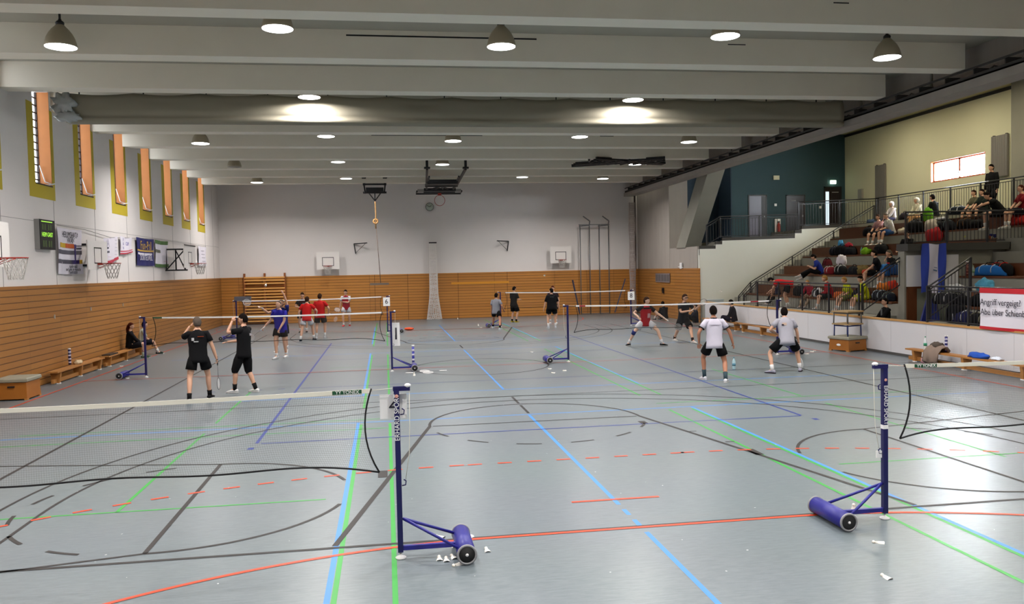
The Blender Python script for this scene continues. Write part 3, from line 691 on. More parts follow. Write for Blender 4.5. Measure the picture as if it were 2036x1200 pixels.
text('YY YONEX', .042, 'lettering', M_wp, n2, pt(.043, 0)+Vector((0, -.012, -.02)), ROT_N, sx=1.0)
make_net(NP[4], NP[5], 'badminton net behind the two black-shirted men on the left', col=M_tapew, logo=M_logo, patches=((.0, .04, -.036, -.002),))
make_net(NP[6], NP[7], 'badminton net between the players in red and in white on the right', col=M_tapew, logo=M_redp, patches=((.02, .05, -.036, -.002), (.9, .94, -.036, -.002)))
make_net(NP[8], NP[9], 'far badminton net with the red-shirted players around it', col=M_tapew)
make_net(NP[10], NP[11], 'far badminton net with the men in black in front of it', col=M_tapew)
# ---------------------------------------------------------------- shuttlecocks, rackets, tubes, bottles
M_feather = mat('feather_white', '#e9e6de', .7); M_cork = mat('cork_white', '#efe9dc', .6)
def make_shuttle():
    t = empty('shuttlecock'); k = MB(); k.ell((0, 0, .012), (.0135, .0135, .013)); k.build('cork', M_cork, t)
    s = MB(); n = 16; vs = []
    for i in range(n):
        a = 2*PI*i/n; w_ = .09
        p0 = Vector((.012*math.cos(a), .012*math.sin(a), .02))
        for da in (-w_, w_): vs.append(Vector((.012*math.cos(a+da), .012*math.sin(a+da), .02)))
        for da in (-.22, .22): vs.append(Vector((.034*math.cos(a+da), .034*math.sin(a+da), .085)))
    s.add(vs, [(4*i, 4*i+1, 4*i+3, 4*i+2) for i in range(n)])
    s.lathe((0, 0, .045), [(.02, 0), (.0215, .002), (.02, .004)], 16)
    s.build('feather_skirt', M_feather, t); return t
sh0 = make_shuttle(); nsh = [0]
def shuttle(xy, mode, label, z=0, rz=None, group='shuttlecocks on the floor'):
    o = sh0 if nsh[0] == 0 else copy_tree(sh0); nsh[0] += 1
    rz = random.uniform(0, 2*PI) if rz is None else rz
    if mode == 'lie': o.rotation_euler = (math.radians(110), 0, rz); o.location = (xy[0], xy[1], z+.0133)
    elif mode == 'open': o.rotation_euler = (math.radians(112), 0, rz); o.location = (xy[0], xy[1], z+.014)
    else: o.rotation_euler = (PI, 0, rz); o.location = (xy[0], xy[1], z+.0852)
    o.scale = (1.15,)*3; tag(o, label, 'shuttlecock', group)
SH = [((-2.050,6.160), 'lie', .9, 'shuttlecock lying just behind the nearest roller strut'), ((-2.050,5.580), 'open', 0, 'shuttlecock, leftmost of the ones beside the nearest roller'),
 ((-1.990,5.540), 'open', 0, 'shuttlecock second from left beside the nearest roller, open end facing us'), ((-1.940,5.590), 'lie', .3, 'shuttlecock wedged against the nearest roller'),
 ((-1.950,5.310), 'lie', 2.2, 'shuttlecock lying in front of the nearest roller end'), ((-1.610,5.710), 'open', .1, 'lone shuttlecock on the orange line right of the nearest roller'),
 ((-1.930,5.900), 'lie', .5, 'shuttlecock behind the cross bar of the nearest post'), ((-1.740,6.000), 'lie', 2.8, 'shuttlecock peeking out right behind the nearest roller'),
 ((2.260,6.020), 'up', 0, 'shuttlecock standing on its feathers between the right post struts'), ((1.890,5.110), 'lie', 1.2, 'shuttlecock lying in front of the right foreground post'),
 ((1.500,4.370), 'open', .2, 'shuttlecock at the lower right with its open end facing us'),
 ((-1.820,18.600), 'up', 0, 'shuttlecock in front of the white rackets in mid hall'), ((-1.560,19.240), 'lie', 1, 'shuttlecock right of the white rackets in mid hall'),
 ((1.590,18.830), 'lie', 1, 'shuttlecock below the roller of the right middle net'), ((1.860,18.310), 'lie', 2, 'shuttlecock right of the roller of the right middle net'),
 ((1.620,34.440), 'lie', 2, 'shuttlecock left of the grey-shirted man, nearer one'), ((1.230,41.260), 'up', 2, 'shuttlecock near the far wall left of the grey-shirted man'), ((1.700,35.770), 'up', 2, 'shuttlecock left of the far roller, farther one'),
 ((2.060,34.230), 'lie', 1, 'shuttlecock between the far roller and the grey-shirted man'), ((-1.860,35.100), 'lie', 1, 'shuttlecock by the roller with the orange object'),
 ((9.600,20.330), 'lie', 1, 'shuttlecock right of the crouching player, farther one'), ((9.750,20.430), 'lie', 2, 'shuttlecock right of the crouching player, nearest the stand'), ((9.160,19.770), 'lie', 3, 'shuttlecock just behind the racket of the crouching player'), ((9.230,19.740), 'lie', 3, 'shuttlecock beside the crouching player, lower right one'),
 ((1.510,18.010), 'lie', 1, 'small shuttlecock in front of the right middle net roller'),
 ((-9.070,20.360), 'lie', 1.5, 'shuttlecock beside the roller near the teenagers'), ((-10.130,23.420), 'lie', 1.5, 'shuttlecock on the floor before the left bench'),
 ((1.890,23.090), 'lie', 1, 'shuttlecock on the floor behind the right middle roller')]
for xy, md, rz, l in SH: shuttle(xy, md, l, rz=rz)
shuttle((0, 0), "up", "shuttlecock in the air above the centre of the pale stair wall")
def last_shuttle_to(p, rot):
    o = [q for q in C.objects if q.get('category') == 'shuttlecock'][-1]; o.location = p; o.rotation_euler = rot; o['group'] = 'shuttlecocks in flight'
last_shuttle_to((8.410,24.000,1.690), (1.3, 1.0, 0))
shuttle((0, 0), 'up', 'shuttlecock in the air in front of the wall bars'); last_shuttle_to((-6.440,27.000,2.260), (2.5, .3, 0))
shuttle((0, 0), 'up', 'shuttlecock in the air in front of the far wood wall, left of the right hoop'); last_shuttle_to((4.120,32.000,2.300), (2.0, .8, 0))

def make_racket(col='#3a3c42', grip='#e8e8e8', string='#c9ccd0'):
    t = empty('badminton_racket'); n = 28      # handle end at origin, head along +z
    MB().tube([(.105*math.cos(2*PI*i/n), 0, .545+.125*math.sin(2*PI*i/n)) for i in range(n)], .0065, 6, closed=True).build('frame', mat('racket_frame_'+col, col, .35), t)
    s = MB()
    for i in range(-9, 10):
        x = i*.0105; h = .122*math.sqrt(max(0, 1-(x/.104)**2)); s.bar((x, 0, .545-h), (x, 0, .545+h), .0013)
        zz = i*.0125; h = .102*math.sqrt(max(0, 1-(zz/.124)**2)); s.bar((-h, 0, .545+zz), (h, 0, .545+zz), .0013)
    s.build('strings', mat('racket_string', string, .5), t)
    MB().tube([(0, 0, .15), (0, 0, .42)], .0045, 6).build('shaft', mat('racket_shaft', '#54565c', .35), t)
    MB().tube([(0, 0, -.02), (0, 0, .14), (0, 0, .17)], [.015, .013, .007], 8).build('grip', mat('racket_grip_'+grip, grip, .8), t)
    return t
def place_racket(o, grip, head, label, roll=0):
    a, b = Vector(grip), Vector(head); d = (b-a).normalized(); q = Vector((0, 0, 1)).rotation_difference(d)
    o.rotation_mode = 'QUATERNION'; o.rotation_quaternion = q @ Quaternion((0, 0, 1), roll); o.location = a
    tag(o, label, 'racket', 'badminton rackets')
def tube_can(loc, label, h=.42, r=.034, c1='#2a2a66', c2='#c9c4dc', lie=None):
    t = empty('shuttlecock_tube', loc, label=label, cat='tube')
    MB().lathe((0, 0, 0), [(0, 0), (r, 0), (r, h*.93), (0, h*.93)], 16).build('tube_body', mat('tube_'+c1, c1, .4), t)
    for z in (.1, .3, .52, .72): MB().lathe((0, 0, h*z), [(r+.0008, 0), (r+.0008, h*.09)], 16).build('printed_band', mat('tube_print_'+c2, c2, .5), t)
    MB().lathe((0, 0, h*.93), [(0, 0), (r*1.04, 0), (r*1.04, h*.07), (0, h*.07)], 16).build('lid', M_wp, t)
    if lie is not None: t.rotation_euler = (PI/2, 0, lie); t.location.z = loc[2]+r
    return t
def bottle(loc, label, h=.32, r=.042, col='#c9dbe0', band_='#2f8f6a'):
    t = empty('water_bottle', loc, label=label, cat='bottle')
    MB().lathe((0, 0, 0), [(0, 0), (r*.9, 0), (r, .01), (r, h*.62), (r*.8, h*.74), (r*.35, h*.88), (r*.33, h*.93), (0, h*.93)], 16).build('bottle_body', mat('bottle_'+col, col, .12), t)
    MB().lathe((0, 0, h*.3), [(r*1.015, 0), (r*1.015, h*.22)], 16).build('bottle_label', mat('bottle_label_'+band_, band_, .5), t)
    MB().lathe((0, 0, h*.93), [(0, 0), (r*.4, 0), (r*.4, h*.07), (0, h*.07)], 12).build('cap', mat('bottle_label_'+band_, band_, .5), t)
    return t
tube_can((-1.78, 20.35, 0), 'blue shuttlecock tube standing beside the mid-hall roller', h=.6, c1='#3a3f9e')
tube_can((-10.550,20.840,0.360), 'dark blue shuttlecock tube standing on the left bench', h=.42, c1='#26264e')
tube_can((10.950,16.320,0.340), 'blue and white shuttlecock tube standing on the bench by the white parapet', h=.4)
bottle((10.900,17.030,0.320), 'clear water bottle with green label at the end of the right bench', h=.34, col='#d9e0e2')
bottle(((5.920,17.260))+(0,), 'pale blue water bottle standing on the floor beside the player in white', h=.3, col='#a7c6cf', band_='#5a8aa0')
b = MB(); b.lathe((0, 0, 0), [(.0, 0), (.1, 0), (.1, .05), (.03, .09), (0, .09)], 16); b.tube([(0, 0, .09), (0, 0, .3)], .02, 8)
tag(b.build('floor_pump', M_blue2, loc=((-8.810,33.810))+(0,)), 'small dark blue stand on the floor at the far left, beside the post', 'stand')
for xy, l, a in (((-8.880,33.310), 'flat dark item on the floor beside the far left blue stand', .2),):
    tag(MB().box(-.25, .15, -.05, .05, 0, .05).build('racket_bag', M_black, loc=(xy[0], xy[1], 0), rz=a), l, 'bag')
tag(MB().ell((0, 0, .06), (.2, .1, .06), fn=lambda v, q: q*(1+.2*math.sin(v.x*9+v.y*4))).build('orange_shirt', mat('orange_cloth', '#d9512a', .8), loc=((-1.510,34.300))+(0,)), 'crumpled orange shirt on the floor beside the far middle roller', 'clothing')
# box for the two rackets lying by the middle roller
for a, b_, l in (((-2.0, 19.02, .02), (-1.35, 18.95, .02), 'white racket lying flat in front of the mid-hall roller, left one'), ((-1.0, 19.2, .02), (-1.65, 19.1, .04), 'white racket lying flat in front of the mid-hall roller, right one')):
    rk = make_racket('#e6e6e6', '#e8e8e8', '#e2e2e2'); place_racket(rk, a, b_, l, roll=PI/2)

# ---------------------------------------------------------------- benches, vaulting boxes, stools
def gym_bench(cx, y0, y1, label, h=.32, w_=.26, col=M_bench):
    t = empty('gym_bench', (cx, (y0+y1)/2, 0), label=label, cat='bench', group=None); l = (y1-y0)/2
    MB().box(-w_/2, w_/2, -l, l, h-.035, h).build('seat', col, t)
    for q in (-.86, 0, .86):
        y = l*q; b = MB(); b.add([(-w_*.32, y-.2*.2, 0), (w_*.32, y-.04, 0), (w_*.46, y-.04, h-.035), (-w_*.46, y-.04, h-.035), (-w_*.32, y+.04, 0), (w_*.32, y+.04, 0), (w_*.46, y+.04, h-.035), (-w_*.46, y+.04, h-.035)],
            [(0, 1, 2, 3), (5, 4, 7, 6), (0, 3, 7, 4), (1, 5, 6, 2), (0, 4, 5, 1)]); b.build('leg', col, t)
        MB().box(-w_*.36, w_*.36, y-.05, y+.05, 0, .02).build('foot_pad', M_wp, t)
    MB().box(-.03, .03, -l, l, .03, .12).build('balance_beam', col, t)
    return t
gym_bench(-10.52, 19.6, 23.0, 'long low wooden gym bench by the left wall, nearest one, tube standing on it')
gym_bench(-10.5, 23.3, 26.9, 'long low wooden gym bench by the left wall with two teenagers on it')
gym_bench(10.86, 13.4, 17.6, 'wooden gym bench at the white parapet with brown jacket on it')
gym_bench(10.86, 9.4, 13.2, 'wooden gym bench at the white parapet, mostly beyond the right edge')
gym_bench(10.9, 24.2, 27.8, 'pale wooden gym bench by the parapet behind the crouching player')
gym_bench(10.9, 28.0, 31.5, 'wooden gym bench by the parapet with a person in a dark jacket on it')
def vault_box(loc, label, lx=.62, ly=.9, h=.38, rz=0):
    t = empty('vaulting_box', loc, rz, label=label, cat='vaulting box')
    def fr(s, z): return [Vector((a*lx/2*s, b*ly/2*s, z)) for a, b in ((-1, -1), (1, -1), (1, 1), (-1, 1))]
    b = MB(); b.rings([fr(1, .03), fr(.96, h)], smooth=False); b.build('wooden_frame', mat('box_wood', '#9a5f22', .45, .12, 3, .1), t)
    b = MB(); b.rings([fr(.97, h), fr(1.06, h+.02), fr(1.06, h+.07), fr(1.0, h+.095)], smooth=False); b.build('padded_top', mat('leather_grey', '#8d8a7a', .6, .1, 4), t)
    for sx in (-1, 1): MB().box(-.07, .07, sx*(ly/2)-.012, sx*(ly/2)+.012-.01*sx, h-.1, h-.07).build('grip_slot', M_black, t)
    for sx in (-1, 1):
        for sy in (-1, 1): MB().box(sx*lx*.46-.03, sx*lx*.46+.03, sy*ly*.44-.05, sy*ly*.44+.05, 0, .035).build('foot', M_bench, t)
    b = MB(); b.ell((-lx/2-.001 if 1 else 0, 0, h*.55), (.004, .08, .035)); b.build('maker_plate', M_wp, t)
    return t
vault_box((-10.4, 17.45, 0), 'brown wooden vaulting box with grey top by the left wall at the picture edge', lx=.62, ly=.72)
vault_box((10.78, 20.35, 0), 'small wooden vaulting box by the white parapet, two stools stacked on it', lx=.72, ly=.72, h=.33, rz=.3)
def stool(z, label, legcol, h, s=.33, rz=.3, splay=0):
    t = empty('stool', (10.78, 20.35, z), rz, label=label, cat='stool')
    MB().box(-s, s, -s*.95, s*.95, h-.04, h).build('seat', mat('stool_ply', '#a58a62', .5, .1, 3), t)
    for sx in (-1, 1):
        for sy in (-1, 1): MB().tube([(sx*s*(.86+splay), sy*s*(.8), 0), (sx*s*.84, sy*s*.78, h-.04)], .018, 8).build('leg', legcol, t)
    for sx in (-1, 1): MB().bar((sx*s*.84, -s*.8, h-.07), (sx*s*.84, s*.8, h-.07), .03).bar((-s*.84, sx*s*.8, h-.07), (s*.84, sx*s*.8, h-.07), .03).build('rail', legcol, t)
    return t
stool(.425, 'stool with dark blue steel legs standing on the vaulting box', mat('stool_blue', '#1f2d66', .4), .37, s=.31)
stool(.797, 'topmost pale stool with thin grey legs stacked on the blue-legged stool', mat('stool_grey', '#5c5a58', .4), .36, s=.32)
def cloth_heap(name, loc, r, m, label, cat='clothing', seed=1, parent=None, kind='heap', rz=0):
    rnd = random.Random(seed); ph = [rnd.uniform(0, 6) for _ in range(5)]
    def fn(v, q):
        k = 1+.18*math.sin(5*v.x+ph[0])*math.cos(4*v.y+ph[1])+.12*math.sin(9*v.y+ph[2]+3*v.z)+.07*math.sin(14*v.x+ph[3]+6*v.z)
        q = q*k
        if q.z < -r[2]*.6: q.z = -r[2]*.6
        return q
    b = MB(); b.ell((0, 0, r[2]*.6), r, n=20, k=12, fn=fn); o = b.build(name, m, loc=loc, rz=rz)
    return tag(o, label, cat)
jk = empty('jacket', (10.84, 16.5, .32), label='brown-grey jacket draped over the end of the right bench', cat='clothing')
b = MB(); rg = []
for i in range(13):
    t = i/12; a = (t-.5)*2; x = -.16+.3*t; z_ = .1+.03*math.sin(t*9)
    pts_ = [(-.2, -.24), (-.17, .02), (-.1, .13), (.0, .16), (.1, .12), (.16, .02)]
    rg.append([Vector((px, (t-.5)*.55+.03*math.sin(px*20), pz+.03*math.sin(t*11+px*9))) for px, pz in pts_]+[Vector((px*.85, (t-.5)*.5, pz-.035)) for px, pz in pts_[::-1]])
b.rings(rg); b.build('draped_body', mat('jacket_taupe', '#857367', .85, .1, 6), jk)
MB().ell((.04, .05, .16), (.12, .2, .08), fn=lambda v, q: q*(1+.2*math.sin(v.y*8))).build('hood', mat('jacket_dark', '#4e443c', .85), jk)
cloth_heap('blue_cloth', (10.85, 15.1, .32), (.1, .32, .08), mat('cloth_blue', '#1d4fb0', .8), 'crumpled blue cloth on the right bench by the parapet', seed=3)
cloth_heap('white_cloth', (10.88, 14.55, .32), (.08, .14, .05), mat('cloth_white', '#d0d8e4', .8), 'small white cloth beside the blue cloth on the right bench', seed=4)
cloth_heap('red_white_shirt', ((10.870,16.860))+(0,), (.18, .2, .1), mat('cloth_redwhite', '#b88a92', .8, .5, 12), 'red and white shirt lying on the floor beside the right bench', seed=5)
cloth_heap('towel', (-10.52, 21.3, .32), (.1, .12, .07), mat('towel_pale', '#cbb795', .8), 'small pale towel on the left bench beside the tube', seed=6)
tag(MB().box(-.12, .12, -.35, .35, 0, .03).build('racket_case', M_black, loc=(-10.5, 23.8, .32)), 'flat black case on the left bench beside the girl in black', 'bag')

# ---------------------------------------------------------------- things on the left wall
M_hoop = mat('hoop_red', '#9e2c1e', .4); M_bb = mat('backboard_white', '#e4e0dc', .6); M_bln = mat('backboard_black', '#1c1c20', .5)
def net_hoop(mb, r=.225, h=.42):
    n = 12
    for i in range(n):
        for q in (1, -1):
            a0 = 2*PI*i/n; P = []
            for j in range(5): t = j/4; a = a0+q*t*2*PI/n*2; rr = r*(1-.45*t); P.append((rr*math.cos(a), rr*math.sin(a), -h*t))
            mb.tube(P, .006, 4, caps=False)
def basket(name, loc, rz, label, w_=1.2, h_=.9, arm=.25, net=True, ax=(-.42, .42)):
    """board faces local -y; rim sticks out along -y"""
    t = empty(name, loc, rz, label=label, cat='basketball hoop')
    MB().box(-w_/2, w_/2, 0, .03, 0, h_).build('backboard', M_bb, t)
    b = MB(); x = .295; z0, z1 = .17, .62; k = .028
    b.box(-x, x, -.004, 0, z0, z0+k); b.box(-x, x, -.004, 0, z1-k, z1); b.box(-x, -x+k, -.004, 0, z0, z1); b.box(x-k, x, -.004, 0, z0, z1)
    b.build('target_square', M_bln, t)
    n = 24; ri = MB(); ri.tube([(.225*math.cos(2*PI*i/n), -.36+.225*math.sin(2*PI*i/n), .17) for i in range(n)], .011, 6, closed=True)
    ri.box(-.07, .07, -.14, 0, .13, .18); ri.tube([(-.06, -.02, .04), (-.16, -.32, .165)], .008, 6); ri.tube([(.06, -.02, .04), (.16, -.32, .165)], .008, 6); rim = ri.build('rim', M_hoop, t)
    if net:
        nb = MB(); net_hoop(nb); nb.build('hoop_net', mat('hoop_net_cord', '#bdb9b4', .8), rim, loc=(0, -.36, .165))
    b = MB(); A0, A1 = ax
    for q in ax: b.box(q-.03, q+.03, .03, arm, .1, .16); b.box(q-.03, q+.03, .03, arm, .68, .74)
    b.box(A0, A1, arm-.03, arm, .1, .14); b.box(A0, A1, arm-.03, arm, .7, .74)
    b.build('wall_arm', M_black, t); return t
basket('basketball_hoop', (-9.95, 15.6, 2.83), PI/2, 'basketball hoop at the left picture edge, only rim and net showing', arm=.83, w_=1.3)
basket('basketball_hoop', (-10.35, 22.66, 2.8), PI/2, 'basketball hoop on the left wall between the striped banner and the folded white banner', arm=.44, w_=1.58, h_=.8, ax=(.12, .7))
t = basket('basketball_hoop', (-9.95, 31.85, 2.88), PI/2, 'farthest basketball hoop on the left wall on a black swing-out frame', arm=.2, w_=1.9, h_=.88)
b = MB(); 
for z_ in (-.08, .72): b.bar((-.35, .03, z_), (-.35, .84, z_), .055)
for y in (.12, .45, .8): b.bar((-.35, y, -.08), (-.35, y, .72), .045)
b.bar((-.35, .12, .7), (-.35, .8, -.06), .04); b.bar((-.35, .45, .7), (-.35, .12, -.06), .035); b.bar((-.9, .0, .87), (.9, 0, .87), .04); b.build('swing_frame', M_black, t)
basket('basketball_hoop', (-5.36, 41.65, 2.75), 0, 'basketball hoop on the far wall, left one', arm=.4, w_=1.15)
basket('basketball_hoop', (6.9, 41.65, 2.82), 0, 'basketball hoop on the far wall, right one beside the climbing poles', arm=.4, w_=1.15)
# scoreboard
sc = empty('scoreboard', (XL, 19.75, 3.3), label='green-digit electronic scoreboard on the left wall', cat='scoreboard')
T = Matrix.Rotation(math.radians(0), 4, 'Z')
MB().box(0, .12, -.1, .82, 0, .73).build('housing', mat('scoreboard_grey', '#8b8a88', .5), sc)
MB().box(.12, .13, -.1, .82, 0, .73).build('front_panel', M_black, sc)
LED = mat('led_green', '#9fe04a', .5, emit=1.1); LEDd = mat('led_dim', '#4d5f36', .6)
b = MB()
for (y0, y1, z0, z1) in ((.0, .28, .48, .62), (.36, .62, .48, .62), (.02, .3, .06, .22), (.36, .62, .06, .22)):
    for k in range(2): yy = y0+(y1-y0)*k/2; b.box(.13, .134, yy+.02, yy+(y1-y0)/2-.02, z0, z1)
b.build('digit_window', LEDd, sc); MB().box(.13, .134, 0, .66, .67, .69).build('led_strip', LED, sc)
text('HEIM GAST', .155, 'lettering', LED, sc, (.136, .33, .36), ROT_L, sx=.86)
# banners: flat cloth on the left wall
def banner_l(name, y0, y1, z0, z1, label, base, stripes=(), texts=(), dz1=0, dz0=0, off=.06):
    """cloth parallel to the left wall; stripes (v0,v1,u0,u1,mat) in 0..1 coordinates (v from the top)"""
    t = empty(name, (XL+off, y0, z0), label=label, cat='banner'); W_, H_ = y1-y0, z1-z0
    def P(u, v, d=0): return Vector((d+.02*math.sin(u*9+v*4)+.012*math.sin(u*23), u*W_, (1-v)*H_+dz1*u*(1-v)+dz0*u*v+.02*math.sin(u*PI)*(-1)))
    def patch(u0, u1, v0, v1, m, d, nm):
        b = MB(); n_, k_ = 14, 6; vs = []
        for dd in (d, d-.004):
            for j in range(k_+1):
                for i in range(n_+1): vs.append(P(u0+(u1-u0)*i/n_, v0+(v1-v0)*j/k_, dd))
        q = (n_+1)*(k_+1); fs = []
        for j in range(k_):
            for i in range(n_):
                a = j*(n_+1)+i; fs.append((a, a+n_+1, a+n_+2, a+1)); fs.append((q+a, q+a+1, q+a+n_+2, q+a+n_+1))
        b.add(vs, fs, smooth=True); return b.build(nm, m, t)
    patch(0, 1, 0, 1, base, 0, 'cloth')
    for v0, v1, u0, u1, m in stripes: patch(u0, u1, v0, v1, m, .006, 'stripe')
    for s, sz, u, v, m, sx in texts: text(s, sz, 'lettering', m, t, P(u, v, .02)+Vector((.02, 0, 0)), ROT_L, sx=sx)
    return t
Mg = mat('stripe_grey', '#54525e', .8); Mp = mat('stripe_purple', '#3b2a70', .8); Mo = mat('stripe_orange', '#c05a22', .8); My = mat('stripe_yellow', '#c8a52c', .8); Mgr = mat('stripe_green', '#4d6e3a', .8); Mdb = mat('banner_navy', '#2a2a66', .8); Mgold = mat('banner_gold', '#c7a24c', .8); Mpr = mat('banner_pinkred', '#b83a4c', .8)
banner_l('banner', 20.9, 22.65, 2.7, 3.9, 'white banner with purple, orange and grey stripes beside the scoreboard', M_cloth_w,
 ((.32, .42, .05, .3, My), (.32, .42, .3, .6, Mo), (.33, .42, .6, .7, Mp), (.35, .375, .7, 1, Mg), (.4, .44, .7, 1, Mg), (.47, .56, 0, 1, Mg), (.68, .77, 0, .65, Mg), (.68, .77, .5, .85, Mp), (.68, .77, .85, 1, My), (.42, .7, .6, .66, Mp)),
 (('HEILIMSHATA.', .22, .5, .13, M_ink, .85), ('WAN', .22, .5, .25, M_ink, 1), ('spiele-spaß', .13, .5, .82, M_ink, 1), ('und spiel der wünsche', .13, .5, .89, M_ink, .9), ('badminton', .13, .5, .95, M_ink, 1)))
banner_l('banner', 24.4, 25.75, 2.95, 3.75, 'white banner with red lower edge hanging behind the second left hoop', M_cloth_w,
 ((.88, 1, 0, 1, Mpr), (.35, .42, .1, .35, Mg), (.5, .58, .08, .38, Mg)), (('A', .35, .22, .2, mat('pale_ink', '#a6a0b4', .8), 1),)+tuple(('- - -', .12, .75, .12+.15*i, Mg, 1) for i in range(5))+(('______', .1, .3, .68, Mpr, 1), ('______', .1, .3, .8, Mg, 1)), dz1=.12, dz0=.2)
banner_l('banner', 25.95, 27.25, 3.3, 3.88, 'short white banner with blue lettering and red striped edge', M_cloth_w, ((.8, .86, 0, 1, Mpr), (.92, 1, 0, 1, Mpr)),
 (('F\nU\nN', .13, .12, .42, mat('ink_blue', '#34349a', .8), 1), ('CUP', .16, .5, .4, mat('ink_blue', '#34349a', .8), 1)), dz0=.1)
banner_l('banner', 27.7, 29.85, 2.97, 3.92, 'dark blue banner with yellow script and white capitals on the left wall', Mdb, ((.42, .48, 0, 1, Mgold), (.53, .6, .03, .4, M_cloth_w), (.53, .6, .43, .85, M_cloth_w)),
 (('Fun-Ball', .42, .5, .26, Mgold, 1), ('DORTELWEIL', .26, .45, .71, M_cloth_w, .95)))
banner_l('banner', 29.95, 31.8, 2.93, 3.92, 'white banner with green top and bottom bands next to the dark blue banner', M_cloth_w, ((0, .14, 0, 1, Mgr), (.88, 1, 0, 1, Mgr), (.35, .46, 0, .42, mat('stripe_olive', '#6a6a5c', .8))),
 (('_____', .2, .6, .7, Mpr, 1), ('/', .4, .75, .4, Mg, 1)))
banner_l('banner', 37.0, 38.7, 3.02, 3.9, 'small pale sheet with lines of text beyond the farthest left hoop', M_cloth_w, (), tuple(('~~~~~~~~', .15, .5, .2+.18*i, Mg, 1) for i in range(4)))
b = MB(); b.tube([(XL+.06, 20.9, 3.95), (XL+.06, 22.9, 3.93), (XL+.06, 25.0, 3.8), (XL+.05, 30, 3.95), (XL+.05, 38.7, 3.92)], .008, 5)
tag(b.build('rope', mat('rope_grey', '#8b8785', .8)), 'thin grey rope along the left wall that the banners hang from', 'rope')
for (y, z_) in ((20.5, 1.62), (23.1, 1.7), (26.0, 1.7), (29.0, 1.7), (16.6, 1.4)):
    tag(MB().box(0, .02, -.02, .02, -.05, .05).build('door_fitting', mat('fitting_pale', '#b5b0a8', .5), loc=(XL+.05, y, z_)), 'small metal fitting set into the left wood cladding', 'fitting', 'metal fittings on the left cladding')

# ---------------------------------------------------------------- far wall things
wb = empty('wall_bars', (-8.57, 41.9, 0), label='wooden wall bars fixed to the far wall at the left', cat='wall bars'); Mwb = mat('wallbar_wood', '#e2a85c', .45)
for x in (-1.0, 0, 1.0): MB().box(x-.04, x+.04, -.16, .05, 0, 2.62).build('side_post', mat('wallbar_post', '#8a4d22', .5), wb)
for i in range(15): z_ = .18+i*.152+(.1 if i > 11 else 0); MB().box(-1.0, 1.0, -.17, -.10, z_-.035, z_+.03).build('rung', Mwb, wb)
tb = empty('table_tennis_table', (-8.3, 41.0, 0), label='grey padded beam standing in front of the wall bars', cat='equipment')
tag(MB().box(-.32, .32, -.1, .1, 0, .18).build('padded_beam', mat('pad_grey', '#5d5c62', .6), loc=(-8.220,33.000,1.500)), 'small grey case held on top of the far left post', 'case')
bpy.data.objects.remove(tb)
ck = empty('wall_clock', (-0.050,42.000,5.930), label='round wall clock on the far wall, partly behind the folded hoop', cat='clock'); T = Matrix.Rotation(PI/2, 4, 'X')
MB().lathe((0, 0, 0), [(0, 0), (.22, 0), (.22, .05), (0, .05)], 28, T=T).build('rim', M_dark, ck); MB().lathe((0, -.045, 0), [(0, 0), (.195, 0), (.195, .01), (0, .01)], 28, T=T).build('dial', mat('dial', '#b7c2b6', .5), ck)
MB().bar((0, -.06, 0), (-.14, -.06, .07), .02).bar((0, -.06, 0), (.09, -.06, .07), .022).build('hands', M_black, ck)
b = MB()
for i in range(12): a = PI/6*i; b.bar((.15*math.cos(a), -.058, .15*math.sin(a)), (.18*math.cos(a), -.058, .18*math.sin(a)), .014)
b.build('hour_marks', M_black, ck)
for (x, s, l) in ((-4.03, 1, 'black triangular bracket on the far wall, left one'), (4.12, -1, 'black triangular bracket on the far wall, right one')):
    b = MB(); b.bar((0, 0, 0), (s*.68, -.45, .02), .05); b.bar((0, 0, 0), (s*.08, 0, -.52), .05); b.tube([(s*.6, -.4, 0), (s*.1, 0, -.45)], .012, 5)
    tag(b.build('wall_bracket', M_black, loc=(x, 41.98, 4.05)), l, 'bracket')
# gathered net column
gc = empty('gathered_net', (.05, 41.75, 0), label='tall white net gathered into a column at the middle of the far wall', cat='net')
b = MB()
rr = lambda z: .19+.16*max(0, (1.5-z)/1.5)**1.5+.05*(4-z)/4
for i in range(22):
    a = 2*PI*i/22; b.tube([(rr(z_)*math.cos(a+.3*math.sin(z_*3)), rr(z_)*.6*math.sin(a), z_) for z_ in [k*.2 for k in range(21)]], .012, 4, caps=False)
for k in range(50):
    z_ = .04+k*.08; b.tube([(rr(z_)*math.cos(2*PI*i/12), rr(z_)*.6*math.sin(2*PI*i/12), z_+.03*math.sin(i*2.3+k)) for i in range(12)], .011, 4, closed=True)
b.build('net_folds', mat('column_net_white', '#ece8e4', .8), gc); MB().box(-.2, .2, -.1, .1, 4.0, 4.06).build('top_bracket', M_black, gc)
gc2 = empty('gathered_net', (10.75, 41.2, 0), label='tall pale net gathered in the right far corner of the hall', cat='net'); b = MB()
for i in range(14): a = 2*PI*i/14; b.tube([(.16*math.cos(a+.4*math.sin(z_*3)), .14*math.sin(a), z_) for z_ in [k*.3 for k in range(21)]], .012, 4, caps=False)
for k in range(60): z_ = .05+k*.1; b.tube([(.165*math.cos(2*PI*i/10), .15*math.sin(2*PI*i/10), z_) for i in range(10)], .012, 4, closed=True)
b.build('net_folds', mat('column_net_grey', '#b0a5a0', .8), gc2); MB().tube([(.2, .1, 2.4), (.2, .1, 6.5)], .05, 6).build('guide_pole', mat('pole_brown', '#4a4040', .6), gc2)
